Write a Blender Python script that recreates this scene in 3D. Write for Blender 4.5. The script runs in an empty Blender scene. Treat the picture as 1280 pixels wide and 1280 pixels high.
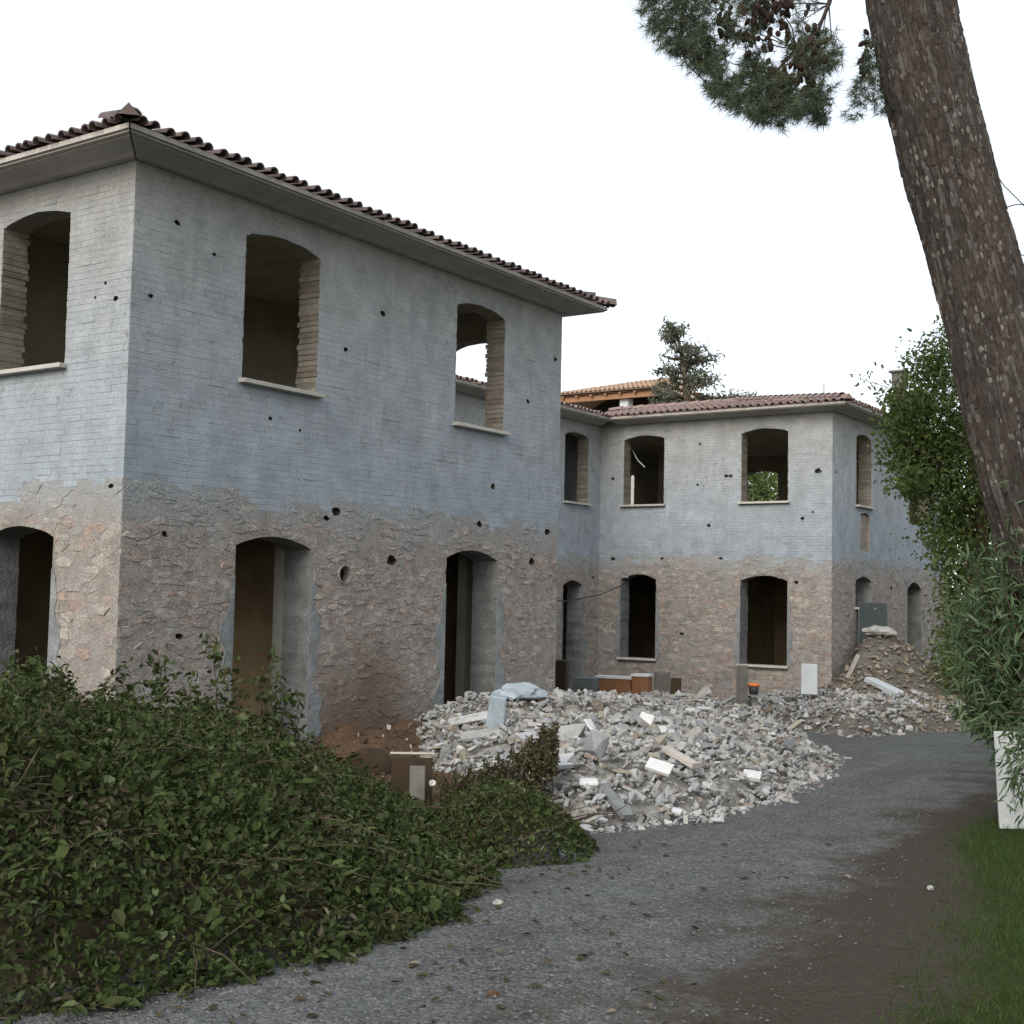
import bpy, bmesh, math, random
import numpy as np
from mathutils import Vector, Matrix, Euler, noise
from mathutils.geometry import delaunay_2d_cdt

random.seed(7)
RNG = np.random.default_rng(11)
D = bpy.data
SC = bpy.context.scene
COL = SC.collection

# ------------------------------------------------------------------ camera
CAM = np.array([11.0856, -8.9295, 1.7])
YAW, PITCH, ROLL, FPX = 0.600606, 0.0656056, 0.0214765, 1623.93
_fx = np.array([math.cos(YAW), math.sin(YAW), 0.0])
_fw = np.array([-math.sin(YAW), math.cos(YAW), 0.0])
_up = np.array([0, 0, 1.0])
_F = _fw * math.cos(PITCH) + _up * math.sin(PITCH)
_U = _up * math.cos(PITCH) - _fw * math.sin(PITCH)
_X = _fx * math.cos(ROLL) + _U * math.sin(ROLL)
_V = _U * math.cos(ROLL) - _fx * math.sin(ROLL)
cam_d = D.cameras.new('camera')
cam_d.sensor_width = 36.0
cam_d.lens = 36.0 * FPX / 1280.0
cam_d.clip_start = 0.05
cam_d.clip_end = 600
cam = D.objects.new('camera', cam_d)
COL.objects.link(cam)
cam.matrix_world = Matrix(((_X[0], _V[0], -_F[0], CAM[0]), (_X[1], _V[1], -_F[1], CAM[1]),
                           (_X[2], _V[2], -_F[2], CAM[2]), (0, 0, 0, 1)))
SC.camera = cam

# ------------------------------------------------------------------ sky, sun, exposure
SUN_EL, SUN_AZ = math.radians(32), math.atan2(0.12, -1.0)      # direction towards the sun: (sin az, cos az) in x, y
sun_dir = Vector((math.sin(SUN_AZ) * math.cos(SUN_EL), math.cos(SUN_AZ) * math.cos(SUN_EL), math.sin(SUN_EL)))
world = D.worlds.new('World')
SC.world = world
world.use_nodes = True
wn = world.node_tree
wn.nodes.clear()
w_out = wn.nodes.new('ShaderNodeOutputWorld')
w_sky = wn.nodes.new('ShaderNodeTexSky')
w_sky.sky_type = 'NISHITA'
w_sky.sun_disc = False
w_sky.sun_elevation = SUN_EL
w_sky.sun_rotation = SUN_AZ
w_sky.dust_density = 3.0
w_sky.air_density = 1.2
w_b1 = wn.nodes.new('ShaderNodeBackground')
w_b1.inputs['Strength'].default_value = 0.05
w_b2 = wn.nodes.new('ShaderNodeBackground')                     # even bright cloud cover
w_b2.inputs['Color'].default_value = (0.98, 1.0, 1.01, 1)
w_b2.inputs['Strength'].default_value = 0.50
w_add = wn.nodes.new('ShaderNodeAddShader')
wn.links.new(w_sky.outputs[0], w_b1.inputs['Color'])
wn.links.new(w_b1.outputs[0], w_add.inputs[0])
wn.links.new(w_b2.outputs[0], w_add.inputs[1])
wn.links.new(w_add.outputs[0], w_out.inputs['Surface'])
sun_d = D.lights.new('sun', 'SUN')
sun_d.energy = 1.5
sun_d.angle = math.radians(40)
sun_d.color = (1.0, 0.96, 0.9)
sun = D.objects.new('sun', sun_d)
COL.objects.link(sun)
sun.rotation_euler = sun_dir.to_track_quat('Z', 'Y').to_euler()
SC.view_settings.view_transform = 'Standard'
SC.view_settings.look = 'None'
SC.view_settings.exposure = 0.8
SC.view_settings.gamma = 1.0
SC.view_settings.use_curve_mapping = False
SC.render.engine = 'CYCLES'
SC.cycles.use_denoising = True
SC.cycles.denoiser = 'OPENIMAGEDENOISE'
SC.cycles.max_bounces = 8
SC.cycles.diffuse_bounces = 6
SC.cycles.sample_clamp_indirect = 4
SC.render.filter_size = 2.2


# ------------------------------------------------------------------ places
def ray(px, py):
    return _F + _X * (px - 640) / FPX - _V * (py - 640) / FPX


def on_plane(px, py, axis, val):
    d = ray(px, py)
    return CAM + d * ((val - CAM[axis]) / d[axis])


def at_depth(px, py, depth):
    d = ray(px, py)
    return CAM + d * depth / (d @ _fw)


def gz(x, y):
    """height of the gently falling ground"""
    d = (x - CAM[0]) * _fw[0] + (y - CAM[1]) * _fw[1]
    return -0.028 * np.clip(d, -4, 45)


def poly_sd(px, py, poly):
    """signed distance (inside positive) of points to a polygon"""
    px = np.asarray(px, float)
    py = np.asarray(py, float)
    best = np.full(px.shape, 1e9)
    inside = np.zeros(px.shape, bool)
    n = len(poly)
    for i in range(n):
        x0, y0 = poly[i]
        x1, y1 = poly[(i + 1) % n]
        dx, dy = x1 - x0, y1 - y0
        t = np.clip(((px - x0) * dx + (py - y0) * dy) / (dx * dx + dy * dy + 1e-12), 0, 1)
        best = np.minimum(best, np.hypot(px - x0 - t * dx, py - y0 - t * dy))
        cond = ((y0 > py) != (y1 > py))
        with np.errstate(divide='ignore', invalid='ignore'):
            xi = (x1 - x0) * (py - y0) / (y1 - y0 + 1e-15) + x0
        inside ^= cond & (px < xi)
    return np.where(inside, best, -best)


def wob(x, y, s, seed=0.0):
    """cheap smooth noise, about -1..1"""
    x = np.asarray(x) * s
    y = np.asarray(y) * s
    return (np.sin(x * 1.7 + 1.3 + seed) * np.cos(y * 2.1 + seed * 1.7) + np.sin(x * 3.1 - y * 2.3 + seed * 2.1) * .6
            + np.cos(x * 5.3 + y * 4.7 + seed * .7) * .35) / 1.95


HEAP = [(3.55, 1.75), (4.5, 0.95), (5.25, 0.9), (5.6, 2.4), (5.55, 4.2), (5.05, 6.5), (4.2, 9.5), (2.6, 12.0), (0.7, 13.6), (-2.5, 14.6),
        (-4.6, 14.2), (-4.5, 9.6), (-0.1, 9.0), (-0.1, 4.2), (0.9, 3.6), (1.9, 2.9), (2.6, 2.5)]
HEAP2 = [(2.9, 13.9), (3.4, 15.5), (3.9, 17.4), (3.9, 20.5), (3.2, 24.5), (2.2, 26.8), (0.05, 26.6), (0.05, 20.75), (-2.0, 20.3), (-1.6, 17.6), (0.2, 16.1), (1.4, 14.6)]
BANK = [(0.0, 2.7), (0.9, 2.4), (2.2, 1.2), (3.7, 0.8), (4.2, 1.6), (3.2, 3.1), (1.6, 4.4), (0.7, 5.6), (0.0, 6.0)]


def heap_h(x, y):
    s = poly_sd(x, y, HEAP)
    h = 0.70 * (1 - np.exp(-np.clip(s, 0, None) / 0.75))
    h = h * (1 + 0.22 * wob(x, y, 1.1, 2.0)) + np.clip(s, 0, .5) * .12 * wob(x, y, 3.0, 5.0)
    h = h * np.clip(.62 + .38 * (np.asarray(x) + .8), .55, 1.0)
    h = h + .38 * np.exp(-((np.asarray(x) - .6) ** 2 / 1.5 + (np.asarray(y) - 6.3) ** 2 / 4.0))
    return np.where(s > 0, h * np.clip(s / .25, 0, 1), 0)


def heap2_h(x, y):
    s = poly_sd(x, y, HEAP2)
    low = 0.55 * (1 - np.exp(-np.clip(s, 0, None) / 0.6)) * (1 + .25 * wob(x, y, 1.3, 4.0))
    r = np.hypot(np.asarray(x) - 0.65, (np.asarray(y) - 22.3) * .75)
    cone = np.clip(2.25 - 0.98 * r, 0, None)
    cone = np.where(cone > 1.75, 1.75 + (cone - 1.75) * .5, cone)
    return np.where(s > 0, np.maximum(low, cone * np.clip(s / .3, 0, 1)), 0)


def bank_h(x, y):
    s = poly_sd(x, y, BANK)
    top = 0.10 + 0.75 * np.exp(-(np.clip(np.asarray(x), 0, 9) / 0.95) ** 2)
    return np.where(s > 0, top * (1 - np.exp(-s / 0.35)) * (1 + .15 * wob(x, y, 2.2, 1.0)), 0)


def surf(x, y):
    return gz(x, y) + np.maximum(np.maximum(heap_h(x, y), heap2_h(x, y)), bank_h(x, y))


def hit(px, py):
    """where the sight line through a point of the place meets the ground or a heap"""
    d = ray(px, py)
    t = 4.0 + np.arange(0, 60, 0.03)
    P = CAM[None, :] + t[:, None] * d[None, :]
    below = P[:, 2] < surf(P[:, 0], P[:, 1])
    i = int(np.argmax(below)) if below.any() else len(t) - 1
    return P[i]


# ------------------------------------------------------------------ materials
def mk(name):
    m = D.materials.new(name)
    m.use_nodes = True
    nt = m.node_tree
    nt.nodes.clear()
    return m, nt


def nd(nt, typ, **kw):
    n = nt.nodes.new(typ)
    for k, v in kw.items():
        if hasattr(n, k):
            setattr(n, k, v)
        else:
            n.inputs[k].default_value = v
    return n


def rgba(c):
    return (c[0], c[1], c[2], 1.0)


def math_node(nt, op, a, b=None, clamp=False):
    n = nt.nodes.new('ShaderNodeMath')
    n.operation = op
    n.use_clamp = clamp
    for i, v in enumerate((a, b)):
        if v is None:
            continue
        if isinstance(v, (int, float)):
            n.inputs[i].default_value = v
        else:
            nt.links.new(v, n.inputs[i])
    return n.outputs[0]


def noise_node(nt, scale, detail=4, rough=.6, vec=None, dist=0.0):
    n = nt.nodes.new('ShaderNodeTexNoise')
    n.inputs['Scale'].default_value = scale
    n.inputs['Detail'].default_value = detail
    n.inputs['Roughness'].default_value = rough
    n.inputs['Distortion'].default_value = dist
    if vec is not None:
        nt.links.new(vec, n.inputs['Vector'])
    return n.outputs['Fac']


def ramp(nt, fac, stops, interp='LINEAR'):
    n = nt.nodes.new('ShaderNodeValToRGB')
    n.color_ramp.interpolation = interp
    e = n.color_ramp.elements
    while len(e) < len(stops):
        e.new(0.5)
    for i, (p, c) in enumerate(stops):
        e[i].position = p
        e[i].color = rgba(c) if len(c) == 3 else c
    nt.links.new(fac, n.inputs['Fac'])
    return n.outputs['Color']


def mixc(nt, fac, a, b, blend='MIX'):
    n = nt.nodes.new('ShaderNodeMix')
    n.data_type = 'RGBA'
    n.blend_type = blend
    n.clamp_factor = True
    for sock, v in ((n.inputs[0], fac), (n.inputs[6], a), (n.inputs[7], b)):
        if isinstance(v, (int, float)):
            sock.default_value = v
        elif isinstance(v, tuple):
            sock.default_value = rgba(v)
        else:
            nt.links.new(v, sock)
    return n.outputs[2]


def grey(v):
    return (v, v, v)


def position(nt):
    return nt.nodes.new('ShaderNodeNewGeometry').outputs['Position']


def stretch(nt, vec, s):
    n = nt.nodes.new('ShaderNodeMapping')
    n.inputs['Scale'].default_value = s
    nt.links.new(vec, n.inputs['Vector'])
    return n.outputs[0]


def material(name, cols, nscale=4.0, namt=.25, rough=.85, bump=.25, bscale=45.0, spec=.25, extra=None, local=False, leaf=0.0, fine=.12):
    m, nt = mk(name)
    out = nd(nt, 'ShaderNodeOutputMaterial')
    b = nd(nt, 'ShaderNodeBsdfPrincipled')
    b.inputs['Roughness'].default_value = rough
    b.inputs['Specular IOR Level'].default_value = spec
    pos = nt.nodes.new('ShaderNodeTexCoord').outputs['Object'] if local else position(nt)
    att = nt.nodes.new('ShaderNodeAttribute')
    att.attribute_name = 'tint'
    oi = nt.nodes.new('ShaderNodeObjectInfo')
    t = math_node(nt, 'FRACT', math_node(nt, 'ADD', att.outputs['Fac'], oi.outputs['Random']))
    if len(cols) > 1:
        n = len(cols)
        c = ramp(nt, t, [(i / (n - 1), cols[i]) for i in range(n)])
    else:
        c = ramp(nt, t, [(0, tuple(v * .92 for v in cols[0])), (1, tuple(min(1, v * 1.08) for v in cols[0]))])
    nz = noise_node(nt, nscale, 5, .6, pos)
    c = mixc(nt, 1.0, c, ramp(nt, nz, [(.25, grey(1 - namt)), (.75, grey(1 + namt))]), 'MULTIPLY')
    if fine:
        nf = noise_node(nt, bscale * 2.2, 3, .7, pos)
        c = mixc(nt, 1.0, c, ramp(nt, nf, [(.3, grey(1 - fine)), (.7, grey(1 + fine))]), 'MULTIPLY')
    if extra:
        c = extra(nt, c, pos)
    nt.links.new(c, b.inputs['Base Color'])
    if bump:
        bn = nt.nodes.new('ShaderNodeBump')
        bn.inputs['Strength'].default_value = bump
        bn.inputs['Distance'].default_value = 0.02
        nt.links.new(noise_node(nt, bscale, 5, .65, pos), bn.inputs['Height'])
        nt.links.new(bn.outputs[0], b.inputs['Normal'])
    sh = b.outputs[0]
    if leaf:
        tr = nt.nodes.new('ShaderNodeBsdfTranslucent')
        nt.links.new(c, tr.inputs['Color'])
        mx = nt.nodes.new('ShaderNodeMixShader')
        mx.inputs[0].default_value = leaf
        nt.links.new(sh, mx.inputs[1])
        nt.links.new(tr.outputs[0], mx.inputs[2])
        sh = mx.outputs[0]
    nt.links.new(sh, out.inputs['Surface'])
    return m


ZP = 2.87           # line where the whitewashed brickwork starts above the rubble stone
PAINT = (0.47, 0.50, 0.52)


def xtr_brick(nt, c, pos):
    sep = nt.nodes.new('ShaderNodeSeparateXYZ')
    nt.links.new(pos, sep.inputs[0])
    z = sep.outputs['Z']
    # blue-tinged wash on the lower courses, warm shading beneath the eaves put into the colour, both with ragged edges
    edge = math_node(nt, 'ADD', z, math_node(nt, 'MULTIPLY', math_node(nt, 'SUBTRACT', noise_node(nt, 1.1, 4, .6, pos), .5), 1.4))
    blue = ramp(nt, math_node(nt, 'DIVIDE', math_node(nt, 'SUBTRACT', edge, 2.8), 3.6), [(.1, (0.93, 0.985, 1.03)), (.42, (0.98, 1.0, 1.01)), (.8, (1.03, 1.0, 0.94)), (1, (1.06, 1.0, .88))])
    c = mixc(nt, 1.0, c, blue, 'MULTIPLY')
    # uneven coats of wash, thicker and thinner in patches
    bl = noise_node(nt, 1.6, 7, .72, pos, .6)
    c = mixc(nt, 1.0, c, ramp(nt, bl, [(.32, grey(.84)), (.5, grey(1.0)), (.68, grey(1.12))]), 'MULTIPLY')
    # rain streaks running down
    st = noise_node(nt, 1.0, 4, .65, stretch(nt, pos, (4.2, 4.2, .6)))
    c = mixc(nt, 1.0, c, ramp(nt, st, [(.3, grey(.90)), (.5, grey(1.0)), (.75, grey(1.05))]), 'MULTIPLY')
    # places where the wash has worn off and the brown brick shows
    mot = noise_node(nt, 26.0, 5, .75, stretch(nt, pos, (1, 1, 1.6)))
    c = mixc(nt, 1.0, c, ramp(nt, mot, [(.3, grey(.80)), (.5, grey(1.0)), (.7, grey(1.18))]), 'MULTIPLY')
    pit = noise_node(nt, 9.0, 6, .75, pos)
    big = noise_node(nt, .8, 3, .5, pos)
    f = ramp(nt, math_node(nt, 'ADD', pit, math_node(nt, 'MULTIPLY', big, .25)), [(.725, grey(0)), (.80, grey(1))])
    c = mixc(nt, math_node(nt, 'MULTIPLY', f, .75), c, (0.15, 0.13, 0.115))
    return c


def xtr_stone(nt, c, pos):
    sep = nt.nodes.new('ShaderNodeSeparateXYZ')
    nt.links.new(pos, sep.inputs[0])
    z = sep.outputs['Z']
    nz = noise_node(nt, 1.3, 5, .65, pos)
    zz = math_node(nt, 'ADD', z, math_node(nt, 'MULTIPLY', math_node(nt, 'SUBTRACT', nz, .5), 1.5))
    # paint that has run over the top of the stonework
    f = ramp(nt, math_node(nt, 'DIVIDE', math_node(nt, 'SUBTRACT', zz, 2.05), 1.0), [(.25, grey(0)), (.75, grey(1))])
    c = mixc(nt, math_node(nt, 'MULTIPLY', f, .85), c, (0.262, 0.278, 0.290))
    mot = noise_node(nt, 22.0, 6, .8, stretch(nt, pos, (1, 1, 2.2)))
    c = mixc(nt, 1.0, c, ramp(nt, mot, [(.30, grey(.62)), (.5, grey(1.0)), (.68, grey(1.32))]), 'MULTIPLY')
    # remains of pale render and of reddish clay mortar
    r = noise_node(nt, 2.3, 6, .7, pos, .4)
    c = mixc(nt, math_node(nt, 'MULTIPLY', ramp(nt, r, [(.52, grey(0)), (.64, grey(1))]), .6), c, (0.245, 0.24, 0.235))
    r2 = noise_node(nt, 1.7, 6, .7, stretch(nt, pos, (1, 1, 1.7)), .2)
    c = mixc(nt, math_node(nt, 'MULTIPLY', ramp(nt, r2, [(.57, grey(0)), (.66, grey(1))]), .5), c, (0.20, 0.145, 0.12))
    # wall splashed with brown soil by the earth bank
    sub = nt.nodes.new('ShaderNodeVectorMath')
    sub.operation = 'DISTANCE'
    nt.links.new(pos, sub.inputs[0])
    sub.inputs[1].default_value = (0, 4.0, -.15)
    dd = math_node(nt, 'ADD', sub.outputs['Value'], math_node(nt, 'MULTIPLY', math_node(nt, 'SUBTRACT', nz, .5), 1.2))
    s = ramp(nt, math_node(nt, 'DIVIDE', dd, 2.0), [(.3, grey(1)), (.72, grey(0))])
    return mixc(nt, math_node(nt, 'MULTIPLY', s, .85), c, (0.125, 0.085, 0.06))


M = {}
M['brick'] = material('whitewashed_brick', [(0.275, 0.296, 0.3187), (0.296, 0.3156, 0.338), (0.2836, 0.3048, 0.3268), (0.2999, 0.3175, 0.336), (0.2789, 0.2999, 0.3228)],
                      3.0, .14, .9, .35, 60, extra=xtr_brick, fine=.2)
M['bed'] = material('washed_joint', [(0.2603, 0.2858, 0.3117)], 3.0, .15, .95, .3, 60, extra=xtr_brick, fine=.2)
M['stone'] = material('rubble_stone', [(0.2394, 0.2221, 0.2002), (0.3041, 0.2769, 0.2487), (0.1877, 0.1747, 0.1638), (0.3494, 0.3182, 0.2816), (0.2589, 0.232, 0.2123), (0.2913, 0.2246, 0.1918), (0.2394, 0.2309, 0.2257), (0.2718, 0.2371, 0.2123)],
                      9.0, .34, .95, 1.0, 30, extra=xtr_stone, fine=.30)
M['mortar'] = material('old_mortar', [(0.2513, 0.2297, 0.2098)], 6.0, .34, .97, 1.0, 26, extra=xtr_stone, fine=.25)
M['render'] = material('smooth_cement_render', [(0.188, 0.203, 0.208)], 4.5, .34, .95, .8, 18, fine=.25)
M['reveal_up'] = material('bare_brick_reveal', [(0.208, 0.18, 0.144), (0.24, 0.216, 0.184)], 6.0, .3, .95, .6, 26, fine=.25)
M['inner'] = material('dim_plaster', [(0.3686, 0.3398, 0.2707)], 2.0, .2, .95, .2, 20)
M['inner_grey'] = material('grey_cement_plaster', [(0.27, 0.265, 0.235)], 2.0, .2, .95, .2, 20)
M['concrete'] = material('eave_concrete', [(0.38, 0.3538, 0.3276)], 3.0, .15, .9, .15, 25)
M['sill'] = material('sill_marble', [(0.4, 0.384, 0.352)], 5.0, .12, .6, .1, 30)
M['tile_old'] = material('weathered_roof_tile', [(0.096, 0.072, 0.068), (0.128, 0.092, 0.084), (0.08, 0.068, 0.068), (0.152, 0.112, 0.104)], 6.0, .3, .85, .3, 40)
M['tile_red'] = material('red_roof_tile', [(0.20, 0.145, 0.135), (0.235, 0.165, 0.15), (0.175, 0.135, 0.13), (0.225, 0.175, 0.16)], 5.0, .25, .8, .3, 40)
M['tile_new'] = material('new_orange_tile', [(0.36, 0.25, 0.175), (0.41, 0.29, 0.205)], 4.0, .15, .8, .2, 40)
M['wood_orange'] = material('new_orange_timber', [(0.27, 0.14, 0.075)], 4.0, .2, .6, .1, 30)
M['wood_brown'] = material('brown_board', [(0.02805, 0.01716, 0.00924), (0.03795, 0.02376, 0.0132)], 5.0, .3, .8, .2, 25)
M['wood_grey'] = material('weathered_timber', [(0.102, 0.099, 0.09), (0.138, 0.132, 0.12)], 5.0, .3, .85, .3, 25)
M['chunk'] = material('broken_masonry', [(0.24, 0.247, 0.245), (0.3264, 0.3361, 0.33), (0.2016, 0.2136, 0.225), (0.288, 0.2822, 0.255), (0.4032, 0.4165, 0.42), (0.2496, 0.2646, 0.278), (0.1824, 0.1764, 0.165), (0.3168, 0.3156, 0.29), (0.2016, 0.1617, 0.138), (0.2784, 0.2891, 0.293)],
                      7.0, .22, .95, .5, 30, local=True, fine=.2)
M['chunk_earth'] = material('earthy_masonry', [(0.162, 0.138, 0.108), (0.24, 0.216, 0.174), (0.132, 0.096, 0.066), (0.276, 0.258, 0.222), (0.192, 0.15, 0.108)], 7.0, .25, .95, .5, 30, local=True, fine=.2)
M['dust'] = material('mortar_dust', [(0.2106, 0.2028, 0.1833)], 4.0, .3, 1.0, .9, 22, fine=.3)
M['earth_heap'] = material('earth_and_mortar', [(0.102, 0.093, 0.079)], 3.0, .35, 1.0, .9, 22, fine=.3)
M['soil'] = material('red_brown_soil', [(0.07392, 0.04488, 0.02668), (0.0896, 0.0561, 0.03496)], 2.5, .35, 1.0, 1.0, 18, fine=.3)
M['white'] = material('white_slab', [(0.4752, 0.4884, 0.5016), (0.528, 0.528, 0.528)], 5.0, .08, .6, .1, 30, local=True)
M['white_board'] = material('white_painted_board', [(0.45, 0.47, 0.48)], 3.5, .16, .6, .1, 20, fine=.1)
M['plastic_blue'] = material('blue_plastic', [(0.07, 0.12, 0.27)], 5.0, .2, .4, .2, 15)
M['plastic_pale'] = material('pale_plastic', [(0.294, 0.35, 0.392)], 5.0, .2, .4, .2, 15)
M['black'] = material('black_plastic', [(0.03, 0.033, 0.035)], 5.0, .2, .5, .2, 15)
M['terracotta'] = material('terracotta_block', [(0.192, 0.092, 0.044)], 5.0, .2, .8, .2, 30)
M['orange'] = material('orange_plastic', [(0.62, 0.19, 0.05)], 3.0, .1, .5, .05, 20)
M['grey_box'] = material('grey_metal_box', [(0.112, 0.1295, 0.133)], 4.0, .2, .6, .1, 20)
M['teal'] = material('faded_teal_board', [(0.085, 0.105, 0.10)], 3.0, .2, .7, .1, 20)
M['pipe'] = material('white_pipe', [(0.4125, 0.45, 0.48)], 3.0, .08, .5, .05, 20)
M['wire'] = material('dark_cable', [(0.05, 0.05, 0.05)], 3.0, .1, .6, 0, 20)
M['twig'] = material('bare_twig', [(0.055, 0.04125, 0.0275), (0.0935, 0.0715, 0.0495)], 8.0, .3, .9, .3, 40)
M['leaf_heap'] = material('cut_shrub_leaf', [(0.02846, 0.04388, 0.01118), (0.04352, 0.06487, 0.0172), (0.02344, 0.03625, 0.00946), (0.06361, 0.08777, 0.0258), (0.03515, 0.05342, 0.01376), (0.04687, 0.0477, 0.01892), (0.03013, 0.04579, 0.01204), (0.1004, 0.1288, 0.0602)],
                          6.0, .2, .7, 0, 30, spec=.18, leaf=.2, fine=0)
M['leaf_dry'] = material('withering_leaf', [(0.045, 0.038, 0.018), (0.034, 0.038, 0.014), (0.065, 0.05, 0.025), (0.028, 0.032, 0.012), (0.05, 0.04, 0.018), (0.18, 0.16, 0.12)],
                         6.0, .2, .7, 0, 30, leaf=.2, fine=0)
M['leaf_tree'] = material('broadleaf', [(0.05241, 0.08694, 0.02347), (0.0898, 0.1275, 0.0339), (0.04491, 0.06955, 0.02087), (0.1198, 0.1521, 0.04434), (0.06738, 0.09853, 0.02608)], 5.0, .2, .6, 0, 30, leaf=.3, fine=0)
M['leaf_oleander'] = material('oleander_leaf', [(0.05075, 0.0899, 0.0435), (0.087, 0.1377, 0.06525), (0.0406, 0.0725, 0.0348), (0.1377, 0.1958, 0.1087), (0.06525, 0.1087, 0.0435)], 5.0, .2, .5, 0, 30, leaf=.25, fine=0)
M['leaf_far'] = material('hazed_conifer_leaf', [(0.10, 0.115, 0.085), (0.14, 0.15, 0.11), (0.08, 0.095, 0.07), (0.17, 0.175, 0.13)], 3.0, .2, .8, 0, 30, leaf=.15, fine=0)  # haze put into the colour: paler and greyer than near foliage
M['needle'] = material('pine_needle', [(0.055, 0.075, 0.045), (0.08, 0.10, 0.055), (0.045, 0.065, 0.042), (0.10, 0.11, 0.06)], 3.0, .2, .6, 0, 30, leaf=.2, fine=0)
M['cone'] = material('pine_cone_scale', [(0.033, 0.021, 0.0168)], 20.0, .3, .9, .6, 60, local=True)
def xtr_bark(nt, c, pos):
    n = noise_node(nt, 1.3, 5, .65, stretch(nt, pos, (1.6, 1.6, .6)))
    return mixc(nt, 1.0, c, ramp(nt, n, [(.3, (.66, .66, .68)), (.5, (1, 1, 1)), (.7, (1.3, 1.22, 1.15))]), 'MULTIPLY')


M['bark'] = material('pine_bark_furrow', [(0.03842, 0.02807, 0.02382)], 10.0, .35, .97, .8, 30, fine=.3)
M['plate'] = material('pine_bark_plate', [(0.04111, 0.0338, 0.02948), (0.05059, 0.04205, 0.03728), (0.03557, 0.02886, 0.02514), (0.05534, 0.04535, 0.03988), (0.04585, 0.03793, 0.03381), (0.09486, 0.08905, 0.0841), (0.03953, 0.03216, 0.02861), (0.04743, 0.03793, 0.03381)],
                      14.0, .3, .97, .6, 50, fine=.3, extra=xtr_bark)
M['grass'] = material('lawn_blade', [(0.02047, 0.04849, 0.006541), (0.03412, 0.07054, 0.009813), (0.0273, 0.05466, 0.008721), (0.05118, 0.07494, 0.01635)], 1.5, .25, .7, 0, 30, leaf=.2, fine=0)
M['litter'] = material('fallen_needle', [(0.06, 0.039, 0.024), (0.084, 0.057, 0.036), (0.048, 0.033, 0.021)], 5.0, .2, .9, 0, 30, fine=0)
M['pebble'] = material('drive_pebble', [(0.075, 0.08, 0.085), (0.11, 0.115, 0.12), (0.055, 0.0575, 0.06), (0.145, 0.145, 0.14), (0.085, 0.0825, 0.075)], 10, .2, .95, .2, 60)


TONES = {'pale': (0.27, 0.27, 0.258), 'cream': (0.255, 0.238, 0.195), 'grey': (0.17, 0.18, 0.185), 'brown': (0.14, 0.115, 0.09), 'whitish': (0.37, 0.38, 0.385)}
for tn, tc in TONES.items():
    M['chunk_' + tn] = material(tn + '_broken_masonry', [tuple(v * .88 for v in tc), tuple(v * 1.12 for v in tc)], 7.0, .22, .95, .5, 30, local=True, fine=.2)

# ------------------------------------------------------------------ mesh helpers
def link(o, parent=None):
    COL.objects.link(o)
    if parent is not None:
        o.parent = parent
    return o


def empty(name, label, cat, loc=(0, 0, 0), group=None):
    o = D.objects.new(name, None)
    o.location = loc
    o.empty_display_size = .2
    return tag(link(o), label, cat, group)


def tag(o, label=None, cat=None, group=None, kind=None):
    if label:
        o['label'] = label
    if cat:
        o['category'] = cat
    if group:
        o['group'] = group
    if kind:
        o['kind'] = kind
    return o


def np_mesh(name, V, loops, sizes, mats, tint=None, mi=None, smooth=False):
    me = D.meshes.new(name)
    V = np.asarray(V, np.float32)
    loops = np.asarray(loops, np.int32).ravel()
    sizes = np.asarray(sizes, np.int32)
    me.vertices.add(len(V))
    me.vertices.foreach_set('co', V.ravel())
    me.loops.add(len(loops))
    me.loops.foreach_set('vertex_index', loops)
    me.polygons.add(len(sizes))
    st = np.zeros(len(sizes), np.int32)
    st[1:] = np.cumsum(sizes)[:-1]
    me.polygons.foreach_set('loop_start', st)
    me.polygons.foreach_set('loop_total', sizes)
    if mi is not None:
        me.polygons.foreach_set('material_index', np.asarray(mi, np.int32))
    me.polygons.foreach_set('use_smooth', np.full(len(sizes), bool(smooth)))
    for m in (mats if isinstance(mats, (list, tuple)) else [mats]):
        me.materials.append(m)
    if tint is not None:
        a = me.attributes.new('tint', 'FLOAT', 'FACE')
        a.data.foreach_set('value', np.asarray(tint, np.float32))
    me.update(calc_edges=True)
    me.validate()
    return me


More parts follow.
